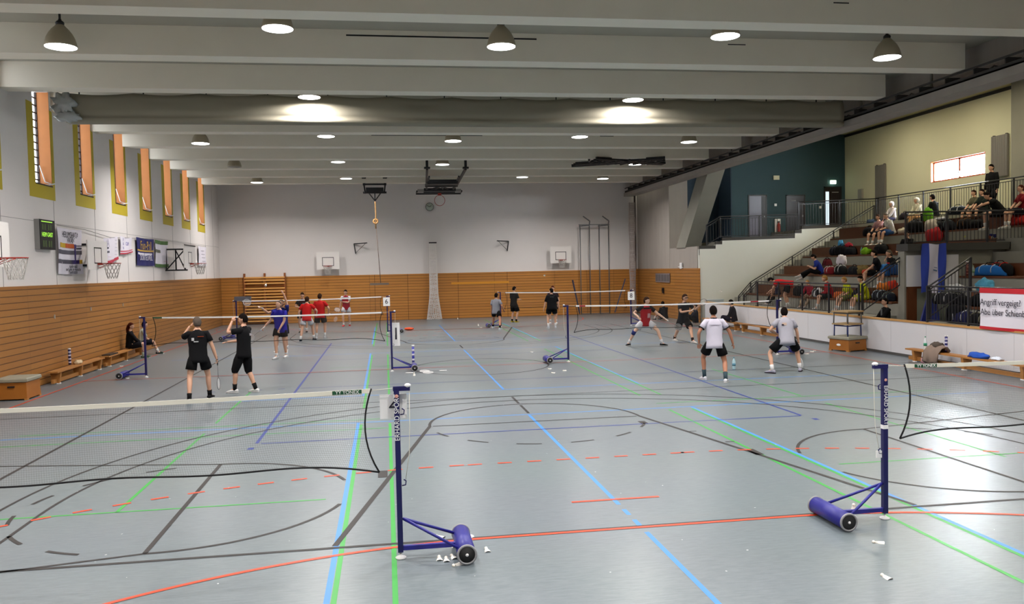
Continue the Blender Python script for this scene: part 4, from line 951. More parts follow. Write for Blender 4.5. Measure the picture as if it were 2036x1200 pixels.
# climbing poles
cp = empty('climbing_poles', (8.75, 41.6, 0), label='rack of four tall steel climbing poles at the right of the far wall', cat='climbing poles')
for x in (-.78, -.26, .28, .8): MB().tube([(x, 0, .05), (x, 0, 4.86)], .028, 8).build('pole', M_steel, cp)
b = MB(); b.bar((-.85, .0, 4.86), (.85, 0, 4.86), .05); b.bar((-.78, 0, .06), (.8, 0, .06), .04)
for x in (-.26, .8): b.bar((x, 0, 4.86), (x, -.1, 5.05), .05); b.bar((x, -.1, 5.05), (x-.38, -.2, 5.3), .05); b.bar((x-.5, .3, 4.8), (x, 0, 4.83), .06)
b.build('top_rail', M_steel, cp)
for x0_, x1_ in ((-1.35, -.95), (1.55, 1.0)): MB().bar((x0_, -.5, 1.9), (x1_, -.3, .1), .06).build('stay', mat('stay_blue', '#3d3f55', .5), cp)
# door in the right cladding
vt = MB()
vt.box(-.03, 0, -1.05, 1.05, -.22, .22)
for k in range(5): vt.box(-.035, -.03, -1.0+k*.42, -.66+k*.42, -.17, .17, mat('grille_dark', '#5b5656', .6))
vt.mats.insert(0, mat('grille_grey', '#7c7070', .6)); vt.m = [0 if i < 6 else 1 for i in range(len(vt.f))]
tag(vt.build('ventilation_grille', loc=(11.240,37.730,1.960)), 'grey ventilation grille set in the right wood cladding', 'grille')
tag(MB().box(-.05, 0, -.1, .1, -.13, .13).box(-.08, -.05, -.05, .05, .02, .06).build('door_lever', M_black, loc=(11.240,37.680,1.330)), 'small black lever in the right wood cladding under the grille', 'handle')
tag(MB().box(-.05, 0, -.12, .12, -.14, .14).tube([(-.05, -.3, -.1), (-.05, .3, -.05)], .02, 5).build('security_light', M_wp, loc=(11.280,35.200,2.550)), 'small pale fixture on the concrete above the right cladding', 'wall light')

# ceiling-mounted folded gear
rh = empty('rope_hanger', (-2.85, 38.6, 6.83), label='black ceiling frame carrying the climbing rope', cat='ceiling frame')
b = MB()
for x in (-.5, .5): b.box(x-.1, x+.1, -.15, .15, .2, .28); b.bar((x, 0, .25), (x, 0, -.1), .12); b.bar((x, 0, -.1), (x*.9, -.1, -.5), .05)
b.bar((-.5, 0, -.05), (.5, 0, -.05), .07); b.box(-.42, .42, -.2, .1, -.42, -.22); b.bar((-.56, -.05, -.45), (.56, -.05, -.45), .09)
for x in (-.3, .3): b.bar((x, -.05, -.45), (0, -.05, -.85), .05)
b.bar((0, -.05, -.4), (0, -.05, -.85), .05); b.build('steel_frame', M_black, rh)
cr = empty('trapeze_rope', (-2.85, 38.55, 5.95), label='long climbing rope with a pulley and a wooden bar at its end', cat='rope')
MB().tube([(0, 0, 0), (.02, 0, -.6), (.0, 0, -1.3)], .035, 8).build('rope_bundle', mat('rope_tan', '#b08a5c', .8), cr); MB().tube([(.1*math.cos(2*PI*i/20), 0, -.95+.1*math.sin(2*PI*i/20)) for i in range(20)], .045, 6, closed=True).build('pulley', mat('pulley_tan', '#c09058', .5), cr)
MB().tube([(.02, 0, -1.2), (.16, 0, -3.95)], .018, 6).build('pull_line', mat('line_brown', '#6d5a50', .8), cr); MB().box(-.35, .55, -.05, .05, -4.02, -3.92).build('wooden_bar', mat('bar_grey', '#6e6157', .6), cr)
fh = empty('folded_hoop', (.1, 34.6, 6.32), label='black folded basketball frame hanging from the ceiling with a red rim', cat='basketball hoop')
b = MB()
for x in (-.78, .78):
    b.bar((x, -2.9, 1.07), (x, -2.9, .35), .1); b.box(x-.12, x+.12, -3.0, -2.8, .35, .42); b.bar((x, -2.9, .35), (x*.85, .2, .0), .09); b.bar((x*.85, .2, 0), (x*.75, 1.2, -.05), .07); b.bar((x*.8, -1.5, .2), (x*.8, 1.6, -.1), .06)
for y, z_ in ((-.6, .1), (.2, 0), (1.3, -.08), (1.7, -.12)): b.bar((-.72, y, z_), (.72, y, z_), .13)
for x in (-.6, -.2, .3, .6): b.bar((x, -.6, .1), (-x, 1.6, -.1), .05)
b.box(-.66, .66, -.6, .25, -.02, .03); b.build('steel_frame', M_black, fh)
bb_ = MB().box(-1.0, 1.0, 1.6, 2.33, -.14, -.02).build('backboard', mat('glass_board', '#8d8b88', .3), fh); MB().box(-1.05, 1.05, 2.33, 2.4, -.2, -.12).box(-1.05, -1.0, 1.6, 2.4, -.16, -.08).box(1.0, 1.05, 1.6, 2.4, -.16, -.08).build('board_edge', M_black, bb_)
n_ = 24; MB().tube([(.24*math.cos(2*PI*i/n_)+.05, 2.35, -.48+.25*math.sin(2*PI*i/n_)) for i in range(n_)], .014, 6, closed=True).box(-.03, .13, 2.3, 2.42, -.25, -.08).build('rim', M_hoop, fh)
fr = empty('folded_rack', (7.0, 30.9, 6.78), .0, label='black folded scissor frame lying flat under the ceiling at right', cat='ceiling frame')
b = MB()
for q in (-.35, 0, .35): b.bar((-1.75, -.6+q+.9, -.02), (1.6, -.9+q, .05), .11); b.bar((-1.2, -.9+q, .04), (2.0, .1+q*.5, .0), .1)
for i in range(6): x = -1.4+i*.55; b.bar((x, -.9, .03), (x+.35, .4, .03), .08); b.bar((x, .4, .0), (x+.35, -.9, .0), .07)
b.build('steel_frame', M_black, fr)
MB().box(-1.75, -.6, -.95, -.6, .06, .1).build('white_board', M_wp, fr)

# ---------------------------------------------------------------- banners in the stand
def banner_x(name, x, y0, y1, z0, z1, label, base, stripes=(), texts=(), wob=.03):
    """cloth facing the hall (-x); u runs from far (y1) to near (y0)"""
    t = empty(name, (x, y1, z0), label=label, cat='banner'); W_, H_ = y1-y0, z1-z0
    def P(u, v, d=0): return Vector((-d+wob*math.sin(u*11+v*3)*v, -u*W_, (1-v)*H_))
    def patch(u0, u1, v0, v1, m, d, nm):
        b = MB(); n_, k_ = 16, 8; vs = []
        for dd in (d, d-.004):
            for j in range(k_+1):
                for i in range(n_+1): vs.append(P(u0+(u1-u0)*i/n_, v0+(v1-v0)*j/k_, dd))
        q = (n_+1)*(k_+1); fs = []
        for j in range(k_):
            for i in range(n_):
                a = j*(n_+1)+i; fs.append((a, a+n_+1, a+n_+2, a+1)); fs.append((q+a, q+a+1, q+a+n_+2, q+a+n_+1))
        b.add(vs, fs, smooth=True); return b.build(nm, m, t)
    patch(0, 1, 0, 1, base, 0, 'cloth')
    for v0, v1, u0, u1, m in stripes: patch(u0, u1, v0, v1, m, .006, 'stripe')
    for s, sz, u, v, m, sx in texts: text(s, sz, 'lettering', m, t, P(u, v, .03)+Vector((-.02, 0, 0)), ROT_R, sx=sx, align='LEFT')
    return t
banner_x('banner', XR-.02, 12.2, 15.55, HC-.02, 1.9, 'white banner with red edges and handwriting on the parapet railing', M_cloth_w, ((0, .12, 0, 1, M_red), (.93, 1, 0, 1, M_red)),
 (('Angriff vergeigt?', .2, .02, .34, M_ink, .95), ('Abe über Schienb', .2, .02, .58, M_ink, .95)))
banner_x('banner', 16.7, 19.0, 20.45, 3.35, 4.02, 'small dark blue banner with red lettering on the upper railing', mat('banner_deepblue', '#1c1c4e', .8), ((.2,.26,.2,.75,mat('ink_red', '#8a4048', .8)),(.34,.5,.35,.62,mat('ink_red', '#8a4048', .8)),(.56,.66,.28,.8,mat('ink_red', '#8a4048', .8))), ())
fg = empty('flag', (13.02, 20.16, 1.62), label='long blue and white striped flag hanging from the dark stand edge', cat='flag')
def fpatch(u0, u1, m, d, nm):
    b = MB(); vs = []; n_, k_ = 6, 16
    for dd in (d, d+.004):
        for j in range(k_+1):
            for i in range(n_+1):
                u = u0+(u1-u0)*i/n_; v = j/k_; vs.append((u*.78-.05*v, dd+.03*math.sin(u*9+v*5), (1-v)*1.42+.02*math.sin(u*8)))
    q = (n_+1)*(k_+1); fs = []
    for j in range(k_):
        for i in range(n_): a = j*(n_+1)+i; fs.append((a, a+n_+1, a+n_+2, a+1)); fs.append((q+a, q+a+1, q+a+n_+2, q+a+n_+1))
    b.add(vs, fs, smooth=True); b.build(nm, m, fg)
Mfb = mat('flag_blue', '#2a3f9e', .8); fpatch(.28, .72, mat('flag_white', '#c2bfd0', .8), 0, 'white_stripe'); fpatch(0, .3, Mfb, -.004, 'blue_stripe'); fpatch(.7, 1, Mfb, -.004, 'blue_stripe')
MB().bar((.34, -.04, .66), (.44, -.05, .63), .03).bar((.36, -.045, .74), (.45, -.05, .72), .015).build('emblem', mat('flag_emblem', '#3f5a78', .8), fg)
b = MB(); b.add([(-.35, 0, 0), (.45, 0, 0), (.4, .12, 1.15), (.08, .12, 1.15), (-.35, .06, 0), (.45, .06, 0), (.4, .18, 1.15), (.08, .18, 1.15)], [(0, 1, 2, 3), (5, 4, 7, 6), (0, 3, 7, 4), (1, 5, 6, 2), (3, 2, 6, 7), (0, 4, 5, 1)])
tag(b.build('gym_mat', mat('mat_blue', '#1f2a6e', .5), loc=(12.9, 19.75, .3)), 'blue gym mat leaning in the portal below the flag', 'mat')
# ---------------------------------------------------------------- people
SKINS = {'l': mat('skin_light', '#c79a80', .55, .04, 8), 'm': mat('skin_tan', '#a8745a', .55, .04, 8), 'p': mat('skin_pale', '#d3ab94', .55, .04, 8)}
HAIRS = {'dark': mat('hair_dark', '#120c0a', .9, .2, 30, spec=.1), 'brown': mat('hair_brown', '#2e1c12', .9, .2, 30, spec=.1), 'grey': mat('hair_grey', '#564c44', .9, .2, 30, spec=.1), 'blond': mat('hair_blond', '#94703f', .9, .2, 30, spec=.1), 'red': mat('hair_auburn', '#40180e', .9, .2, 30, spec=.1)}
M_eye = mat('eye_dark', '#17110f', .3); M_mouth = mat('mouth_red', '#8a4a42', .5)
def cl(col):
    c = [int(col.lstrip('#')[i:i+2], 16) for i in (0, 2, 4)]; k = .68 if max(c) < 70 else .88
    return mat('cloth_'+col.lstrip('#'), '#%02x%02x%02x' % tuple(int(q*k) for q in c), .9, .07, 7, .15, spec=.15)
def ik(A, B, l1, l2, pole):
    A, B = Vector(A), Vector(B); d = B-A; D = min(d.length, (l1+l2)*.995); D = max(D, abs(l1-l2)+.02); dn = d.normalized(); B = A+dn*D
    x = (l1*l1-l2*l2+D*D)/(2*D); h = math.sqrt(max(0, l1*l1-x*x)); p = Vector(pole); p = (p-dn*p.dot(dn)); p = p.normalized() if p.length > 1e-5 else Vector((0, 1, 0))
    return A+dn*x+p*h, B
SKIN_OBJS = []
def figure(label, loc, rz, h=1.78, pelvis=None, lean=4, side=0, twist=0, fL=(-.13, .0, 0), fR=(.13, .0, 0), toeL=8, toeR=-8, hL=None, hR=None, eL=None, eR=None, look=(0, 0),
           top='#222222', sleeve=.6, bottom='#1a1a1c', leg=.55, sock='#e8e8e8', shoe='#e8e8e8', sole=None, hair='dark', hstyle='short', skin='l', fat=1.0, knee=None, cat='person', group=None, extra=None, grip=False, sleeve_col=None, collar=None, waist=.0, z=0, socklen=.13):
    s = h/1.78; rt = empty('person', (loc[0], loc[1], z), math.radians(rz), label, cat, group); V = Vector
    pz = pelvis if pelvis is not None else .93*s
    for _ in range(40):
        if max((V((sx*.095*s, waist, pz-.02*s))-(V(f)+V((0, 0, .085*s)))).length for sx, f in ((-1, fL), (1, fR))) <= .852*s: break
        pz -= .005
    pel = V((0, waist, pz)); seatd = knee is not None
    a, b_, tw = math.radians(lean), math.radians(side), math.radians(twist)
    Ry = Matrix.Rotation(b_, 3, 'Y') @ Matrix.Rotation(-a, 3, 'X')
    U = Ry @ V((0, 0, 1)); F = Ry @ V((0, 1, 0)); X = Ry @ V((1, 0, 0))
    Xs = X*math.cos(tw)+F*math.sin(tw); Fs = F*math.cos(tw)-X*math.sin(tw)
    def tor(d, x=0, y=0, k=0):   # point in torso frame, k 0 hips..1 shoulders
        XX = X.lerp(Xs, k).normalized(); FF = F.lerp(Fs, k).normalized(); return pel+U*d*s+XX*x*s+FF*y*s
    nb = tor(.50, 0, 0, 1); hipL, hipR = pel+X*-.095*s+V((0, 0, -.02*s)), pel+X*.095*s+V((0, 0, -.02*s))
    shL, shR = tor(.438, -.18, -.01, 1), tor(.438, .18, -.01, 1)
    hc = nb+(U*.75+V((0, 0, .25))).normalized()*.165*s+F*.02*s
    legs = []
    for H, f, toe, sx in ((hipL, fL, toeL, -1), (hipR, fR, toeR, 1)):
        f = V(f); lift = f.z; td = math.radians(toe+0); D = V((-math.sin(td), math.cos(td), 0))
        ank = V((f.x, f.y, f.z))+V((0, 0, .085*s))
        pole = (V(knee[0 if sx < 0 else 1]) if knee else D+V((sx*.15, 0, .05)))
        K, ank = ik(H, ank, .44*s, .42*s, pole); legs.append((H, K, ank, D, sx))
    arms = []
    for Sh, hd, el, sx in ((shL, hL, eL, -1), (shR, hR, eR, 1)):
        if hd is None: hd = (sx*.25*s, .06*s+pel.y, pz-.12*s)
        pole = V(el) if el is not None else (-Fs+X*sx*.5-V((0, 0, .3)))
        E_, Wr = ik(Sh, V(hd), .285*s, .255*s, pole); arms.append((Sh, E_, Wr, sx))
    # --- body: one skinned surface
    vs, es, rad = [], [], []
    def nv(p, r, par=None):
        vs.append(tuple(p)); rad.append(r if isinstance(r, tuple) else (r, r)); i = len(vs)-1
        if par is not None: es.append((par, i))
        return i
    p0 = nv(pel, (.12*s*fat, .10*s*fat)); c1 = nv(tor(.14), (.115*s*fat, .09*s*fat), p0); c2 = nv(tor(.3), (.125*s*fat, .09*s*fat), c1); c3 = nv(tor(.385, 0, 0, 1), (.09*s, .07*s), c2)
    n1_ = nv(nb, .06*s, c3); nv(nb.lerp(hc, .62), .058*s, n1_)
    roots = [p0]
    for H, K, A_, D, sx in legs:
        i = nv(H, .088*s*fat, p0); i = nv(H.lerp(K, .5), .08*s*fat, i); i = nv(K, .056*s, i); i = nv(K.lerp(A_, .3)-D*.012*s, .058*s, i); i = nv(K.lerp(A_, .7), .042*s, i); i = nv(A_, .036*s, i); nv(A_+D*.08*s-V((0, 0, .035*s)), .036*s, i)
    for Sh, E_, Wr, sx in arms:
        i = nv(Sh-U*.01*s, .05*s, c3); i = nv(Sh.lerp(E_, .5), .048*s, i); i = nv(E_, .040*s, i); i = nv(E_.lerp(Wr, .3), .041*s, i); i = nv(Wr, .027*s, i)
        d = (Wr-E_).normalized(); side_ = d.cross(V((0, 0, 1)) if abs(d.z) < .9 else F); side_.normalize(); nn = side_.cross(d).normalized(); 
        if nn.dot(V((0, 0, -1))) < 0 and abs(d.z) < .9: nn = -nn
        if abs(d.z) >= .9: side_ = F.copy(); nn = X*(-sx)
        i = nv(Wr+d*.05*s, (.036*s, .022*s), i)
        curl = 1.0 if grip else .45
        for k, (off, ln) in enumerate(((-.03, .06), (-.01, .07), (.01, .075), (.03, .068))):
            q = Wr+d*.085*s+side_*off*s; r = nv(q-d*.03*s, .0105*s); j = nv(q+d*.02*s+nn*.01*curl*s, .0105*s, r); j = nv(q+d*(.02+.5*ln*(1-.6*curl*.6))*s+nn*.035*curl*s, .0095*s, j); nv(q+d*(.02+ln*(1-.9*curl))*s+nn*.06*curl*s, .0085*s, j); roots.append(r)
        q = Wr+d*.03*s+side_*.03*s; r = nv(q-side_*.015*s, .0125*s); j = nv(q+d*.03*s+side_*.02*s+nn*.012*s, .0115*s, r); nv(q+d*.06*s+side_*.02*s+nn*.03*s, .0095*s, j); roots.append(r)
    me = bpy.data.meshes.new('body'); me.from_pydata(vs, es, []); ob = bpy.data.objects.new('body', me); C.objects.link(ob); ob.parent = rt
    md = ob.modifiers.new('skin', 'SKIN'); md.use_smooth_shade = True
    lay = me.skin_vertices[0].data if me.skin_vertices else None
    SKIN_OBJS.append((ob, rad, roots, SKINS[skin], hc.copy(), s, rz, look, U.copy(), F.copy()))
    # --- head orientation
    yaw, pit = math.radians(look[0]), math.radians(look[1])
    Hf = (Matrix.Rotation(yaw, 3, 'Z') @ V((Fs.x, Fs.y, 0)).normalized()); Hx = Hf.cross(V((0, 0, 1))).normalized()
    HR = Matrix.Rotation(pit, 3, Hx); Hf2 = HR @ Hf; Hu = Hx.cross(Hf2)
    HM = Matrix((Hx, Hf2, Hu)).transposed()
    def hp(x, y, z_): return hc+HM @ V((x, y, z_))*s
    hb = MB()
    def headfn(v, q):
        x, y, z_ = v.x*.076, v.y*.094, v.z*.115
        if v.z < 0: x *= 1-.3*(-v.z); y = y*(1-.12*(-v.z))+.014*(-v.z)
        if v.y > .5 and abs(v.x) < .25 and -.45 < v.z < .15: y += .02*(1-abs(v.x)/.25)*(1-abs(v.z+.18)/.4)
        if v.y > .5 and .1 < v.z < .35: y += .004
        return HM @ V((x, y, z_))*s
    hb.ell(hc, (1, 1, 1), n=18, k=14, fn=headfn)
    for sx in (-1, 1): hb.ell(hp(sx*.077, -.005, -.005), (.010*s, .018*s, .03*s), n=8, k=6)
    SKIN_OBJS[-1] += (hb,)
    eb_ = MB(); 
    for sx in (-1, 1): eb_.ell(hp(sx*.03, .083, .012), (.012*s, .008*s, .007*s), n=8, k=5)
    eb_.build('eyes', M_eye, rt)
    eb_ = MB(); eb_.ell(hp(0, .086, -.062), (.02*s, .008*s, .006*s), n=8, k=5); eb_.build('mouth', M_mouth, rt)
    if hstyle != 'bald':
        hm = MB(); rs_ = []; n_ = 18
        lo_f = {'short': .42, 'long': .38, 'cap': .3, 'thin': .55, 'hood': .35}[hstyle]
        vsh = []; k_ = 9
        for i in range(k_+1):
            ring = []
            for j in range(n_):
                az = 2*PI*j/n_; front = math.sin(az)     # +1 front, -1 back
                zlow = lo_f if front > .35 else (-.1 if front > -.2 else -.55)
                if front <= .35 and front > -.2: zlow = -.05+(front+.2)*.6
                t0 = math.acos(max(-1, min(1, zlow))); t = .02+(t0-.02)*i/k_
                v = V((math.sin(t)*math.cos(az), math.sin(t)*math.sin(az), math.cos(t)))
                sc_ = 1.0+.10*(1 if hstyle != 'thin' else .4)
                rough_ = 1+.02*math.sin(j*5+i*3)
                x, y, z_ = v.x*.078*sc_*rough_, v.y*.096*sc_*rough_-.004, v.z*.118*(sc_-.02)*rough_
                if v.z < 0: x *= 1-.22*(-v.z)
                ring.append(hc+HM @ V((x, y, z_))*s)
            rs_.append(ring)
        hm.rings(rs_[::-1])
        if hstyle == 'long':
            hm.tube([hp(0, -.06, .03), hp(0, -.095, -.08), hp(0, -.11, -.2), hp(0, -.10, -.3)], [(.06*s, .04*s), (.07*s, .04*s), (.06*s, .035*s), (.03*s, .02*s)], 10)
        if hstyle == 'hood':
            hm.ell(hc-HM @ V((0, .03, .01))*s, (.105*s, .115*s, .135*s), n=14, k=9, fn=lambda v, q: HM @ V((q.x, min(q.y, .05*s), q.z)))
        if hstyle == 'cap': hm.tube([hp(0, .07, .05), hp(0, .16, .035)], [(.065*s, .012*s), (.05*s, .008*s)], 10)
        hm.build('hair' if hstyle not in ('hood', 'cap') else ('hood' if hstyle == 'hood' else 'cap'), HAIRS[hair] if hair in HAIRS else cl(hair), rt)
    # --- clothing
    def ering(c, XX, FF, rx, ry, n=16, wob=0, ph=0): return [c+XX*math.cos(2*PI*j/n)*rx*(1+wob*math.sin(3*j+ph))+FF*math.sin(2*PI*j/n)*ry*(1+wob*math.cos(4*j+ph)) for j in range(n)]
    sm = MB(); prof_ = [(-.15, .192, .138, .03), (-.08, .188, .134, .028), (0, .18, .128, .022), (.08, .175, .122, .02), (.16, .176, .12, .018), (.25, .184, .122, .012), (.34, .192, .122, .008), (.40, .19, .113, 0), (.44, .168, .1, 0), (.475, .12, .085, 0), (.505, .078, .07, 0), (.525, .062, .06, 0)]
    if seatd: prof_ = [(-.06, .186, .132, .03)]+prof_[2:]
    sm.rings([ering(tor(d, 0, .0, max(0, min(1, d/.4))), X.lerp(Xs, max(0, min(1, d/.4))).normalized(), F.lerp(Fs, max(0, min(1, d/.4))).normalized(), rx*s*(fat if d < .35 else (fat+1)/2), ry*s*fat*(1.03 if d < .3 else 1), wob=wv_, ph=d*30) for d, rx, ry, wv_ in prof_])
    tm = cl(top); scm = cl(sleeve_col) if sleeve_col else None
    slv = MB() if scm else sm
    for Sh, E_, Wr, sx in arms:
        inn = Sh.lerp(tor(.425, 0, 0, 1), .7)
        if sleeve <= 1: slv.tube([inn, Sh, Sh.lerp(E_, sleeve*.5), Sh.lerp(E_, sleeve)], [.062*s, .064*s, .063*s, .067*s], 12)
        else: slv.tube([inn, Sh, Sh.lerp(E_, .5), E_, E_.lerp(Wr, .5), E_.lerp(Wr, .97)], [.062*s, .066*s, .062*s, .056*s, .05*s, .044*s], 12)
    so = sm.build('shirt', tm, rt)
    if scm: slv.build('sleeves', scm, so)
    if collar:
        cb = MB(); cb.rings([ering(tor(.495, 0, .0, 1), Xs, Fs, .085*s, .076*s), ering(tor(.522, 0, 0, 1), Xs, Fs, .07*s, .068*s)]); cb.build('collar', cl(collar), so)
    pm = MB(); pm.rings([ering(tor(.05), X, F, .155*s*fat, .115*s*fat), ering(pel, X, F, .168*s*fat, .126*s*fat), ering(pel-U*.07*s, X, F, .16*s*fat, .12*s*fat)])
    for H, K, A_, D, sx in legs:
        if leg <= 1:
            P_ = [H+V((0, 0, .02*s)), H.lerp(K, .16), H.lerp(K, leg*.6), H.lerp(K, leg)]; R_ = [.075*s*fat, .1*s*fat, .108*s*fat, .112*s]
        else:
            q = leg-1; P_ = [H+V((0, 0, .02*s)), H.lerp(K, .5), K, K.lerp(A_, q*.5), K.lerp(A_, q)]; R_ = [.078*s*fat, .098*s*fat, .08*s, .07*s, .064*s]
        pm.tube(P_, R_, 14)
    pm.build('trousers' if leg > 1.5 else 'shorts', cl(bottom), rt)
    for H, K, A_, D, sx in legs:
        if socklen > 0:
            k = MB(); u = (K-A_).normalized(); k.tube([A_-V((0, 0, .02*s)), A_+u*socklen*.5*s, A_+u*socklen*s], [.043*s, .043*s, .05*s], 12); k.build('sock', cl(sock), rt)
        k = MB(); sl_ = MB(); W = D.cross(V((0, 0, 1))); base = V((A_.x, A_.y, A_.z-.085*s))
        def shr(y, hw, z0, z1): c = base+D*y*s; return [c+W*hw*s*math.cos(2*PI*j/12)+V((0, 0, (z0+(z1-z0)*(.5+.5*math.sin(2*PI*j/12)))*s)) for j in range(12)]
        k.rings([shr(-.075, .02, .015, .06), shr(-.06, .037, .01, .085), shr(-.01, .041, .01, .095), shr(.05, .043, .01, .085), shr(.11, .048, .01, .062), shr(.16, .042, .01, .048), shr(.19, .018, .012, .035)])
        sh_ = k.build('shoe', cl(shoe), rt)
        sl_.rings([shr(-.08, .02, .0, .02), shr(-.06, .042, .0, .02), shr(.05, .046, .0, .02), shr(.11, .052, .0, .02), shr(.17, .044, .0, .02), shr(.198, .018, .0, .02)]); sl_.build('sole', cl(sole or '#d8d8d8'), sh_)
    rt['_arms'] = 0
    del rt['_arms']
    info = dict(root=rt, arms=arms, tor=tor, hc=hc, s=s, shirt=so, M=Matrix.Translation((loc[0], loc[1], z)) @ Matrix.Rotation(math.radians(rz), 4, 'Z'), legs=legs, F=F, X=X, U=U, Fs=Fs, Xs=Xs)
    return info
def held_racket(P, hand, direction, label, col='#3a3c42', grip='#e8e8e8', roll=0):
    Sh, E_, Wr, sx = P['arms'][hand]; d = (Wr-E_).normalized(); g = P['M'] @ (Wr+d*.075*P['s'])
    dv = (P['M'].to_3x3() @ Vector(direction)).normalized(); rk = make_racket(col, grip); place_racket(rk, g-dv*.07, g+dv, label, roll); return rk
def badge(P, d, x, y, w_, h_, col, name='print', txt=None, sz=.05, back=False):
    """flat print on the shirt in torso coordinates"""
    q = (-1 if back else 1); m = cl(col) if isinstance(col, str) else col; yy = q*y
    pts_ = [P['tor'](d+dy, x+dx, yy, 1) for dx, dy in ((-w_/2, -h_/2), (w_/2, -h_/2), (w_/2, h_/2), (-w_/2, h_/2))]
    if back: pts_ = pts_[::-1]
    nrm = P['Fs']*q*.006; b = MB(); b.add([p_+nrm for p_ in pts_]+[p_-nrm for p_ in pts_], [(0, 1, 2, 3), (7, 6, 5, 4), (0, 4, 5, 1), (1, 5, 6, 2), (2, 6, 7, 3), (3, 7, 4, 0)])
    return b.build(name, m, P['shirt'])
def mid(a, b): return ((a[0]+b[0])/2, (a[1]+b[1])/2)
def loc_feet(a, b, rz):
    """world foot points (left, right) -> root and local feet"""
    m = mid(a, b); R_ = Matrix.Rotation(-math.radians(rz), 2)
    fa = R_ @ Vector((a[0]-m[0], a[1]-m[1])); fb = R_ @ Vector((b[0]-m[0], b[1]-m[1])); return m, (fa.x, fa.y, 0), (fb.x, fb.y, 0)

# --- players on the floor
BK = '#1a1a1d'
m, a, b = loc_feet((-6.470,15.700), (-6.160,16.150), 12)
P = figure('man seen from behind in black shirt and black shorts, racket hanging from his right hand', m, 12, h=1.80, fL=a, fR=b, hL=(-.16, .26, 1.5), eL=(-.7, .1, -1), hR=(.36, .06, .83), look=(15, 0), top='#19191c', bottom='#141416', leg=.62, sock='#1b1b1d', socklen=.1, shoe='#26262a', hair='grey', lean=3, toeL=20, toeR=-25, grip=True, pelvis=.94)
held_racket(P, 1, (.02, -.02, -1), 'badminton racket hanging head down from the hand of the man seen from behind', col='#5c5c60', grip='#2a2a2c', roll=.5)
badge(P, .33, -.09, .128, .05, .06, '#c8c8c8', back=True); badge(P, .28, -.03, .13, .09, .02, '#c8c8c8', back=True); badge(P, .38, .06, .126, .12, .015, '#8a3a1e', back=True)
m, a, b = loc_feet((-5.780,17.050), (-5.320,16.540), 70)
P = figure('bearded man in black shirt and long black shorts walking left, hand at his mouth', m, 70, h=1.80, fL=(-.05, .22, 0), fR=(.10, -.2, 0), hR=(.0, .34, 1.12), eR=(.5, -.3, -1), hL=(-.08, .22, 1.55), eL=(-.6, .3, -1), look=(10, -4), top='#19191c', bottom='#161618', leg=1.12, sock='#1b1b1d', socklen=.12, shoe='#dcdcdc', hair='dark', lean=-2, fat=1.06)
b_ = MB(); tt = P['legs'][1]; b_.bar(tt[0]+Vector((.108, 0, 0)), tt[1]+Vector((.088, 0, -.02)), .015); b_.build('side_stripe', cl('#b8b8c0'), P['root'])
badge(P, .34, .04, .13, .07, .05, '#b8b0b4', back=True)
m, a, b = loc_feet((-5.520,24.290), (-5.810,23.950), 150)
P = figure('bald man in blue-violet shirt and black shorts holding a racket low, facing us', m, 158, h=1.84, fL=a, fR=b, hR=(.48, .1, .98), eR=(.6, -.4, -1), hL=(-.14, .3, .93), eL=(-1, -.4, -.4), look=(0, 14), top='#2f2aa0', bottom='#1a1718', leg=.6, sock='#e4e4e4', socklen=.08, shoe='#ececec', hair='grey', hstyle='thin', lean=6, fat=1.05, skin='l', grip=True)
held_racket(P, 1, (.75, .25, -.62), 'pale racket pointing down left in the hand of the bald man in blue-violet', col='#b9bcc4', roll=.3)
P = figure('man in dark blue shirt behind the bald man, left arm raised high', ((-5.850,26.180)), 165, h=1.80, hL=(-.1, .2, 2.12), eL=(-1, -.2, .4), hR=(.55, .3, 1.45), eR=(.5, -.3, -1), look=(10, 20), top='#20286a', bottom='#1b1b2c', leg=.7, shoe='#e2e2e2', hair='grey', grip=True, fL=(-.1, -.05, 0), fR=(.16, .15, 0), lean=3)
held_racket(P, 1, (.9, .1, .35), 'pale racket held out to the left by the man in dark blue', col='#c6c8cc')
m, a, b = loc_feet((-5.680,30.040), (-5.240,30.550), -10)
P = figure('man in red shirt and white shorts seen from behind, left of two', m, -12, h=1.80, fL=a, fR=b, hR=(.28, .34, 1.0), eR=(1, -.3, -.5), hL=(-.3, .12, .86), top='#c92222', bottom='#e4e4ea', leg=.62, sock='#e4e4e4', shoe='#2c3440', sole='#c8ccd0', hair='brown', lean=10)
m, a, b = loc_feet((-5.200,31.250), (-4.880,31.360), -15)
P = figure('man in red shirt and dark grey shorts seen from behind, right of two', m, -10, h=1.84, fL=a, fR=b, hR=(.28, .22, .98), eR=(1, -.6, -.2), hL=(-.2, .2, .95), top='#be2020', bottom='#3a3634', leg=.68, sock='#e4e4e4', shoe='#d8dade', hair='brown', fat=1.06, grip=True, lean=3)
held_racket(P, 1, (.5, .6, .3), 'dark racket held at the hip by the man in red and dark shorts', col='#22242c')
P = figure('man in dark maroon and black shirt facing us behind the red-shirted men', ((-6.030,34.840)), 178, h=1.82, hR=(.12, .26, 1.12), eR=(1, -.5, -.6), hL=(-.12, .26, 1.1), eL=(-1, -.5, -.6), look=(0, -14), top='#3a1a1e', sleeve_col='#1c1c20', bottom='#2e1c20', leg=.7, shoe='#303034', hair='brown', grip=True)
badge(P, .3, -.06, .128, .1, .08, '#8a9090')
m, a, b = loc_feet((-4.220,38.280), (-4.470,38.040), 180)
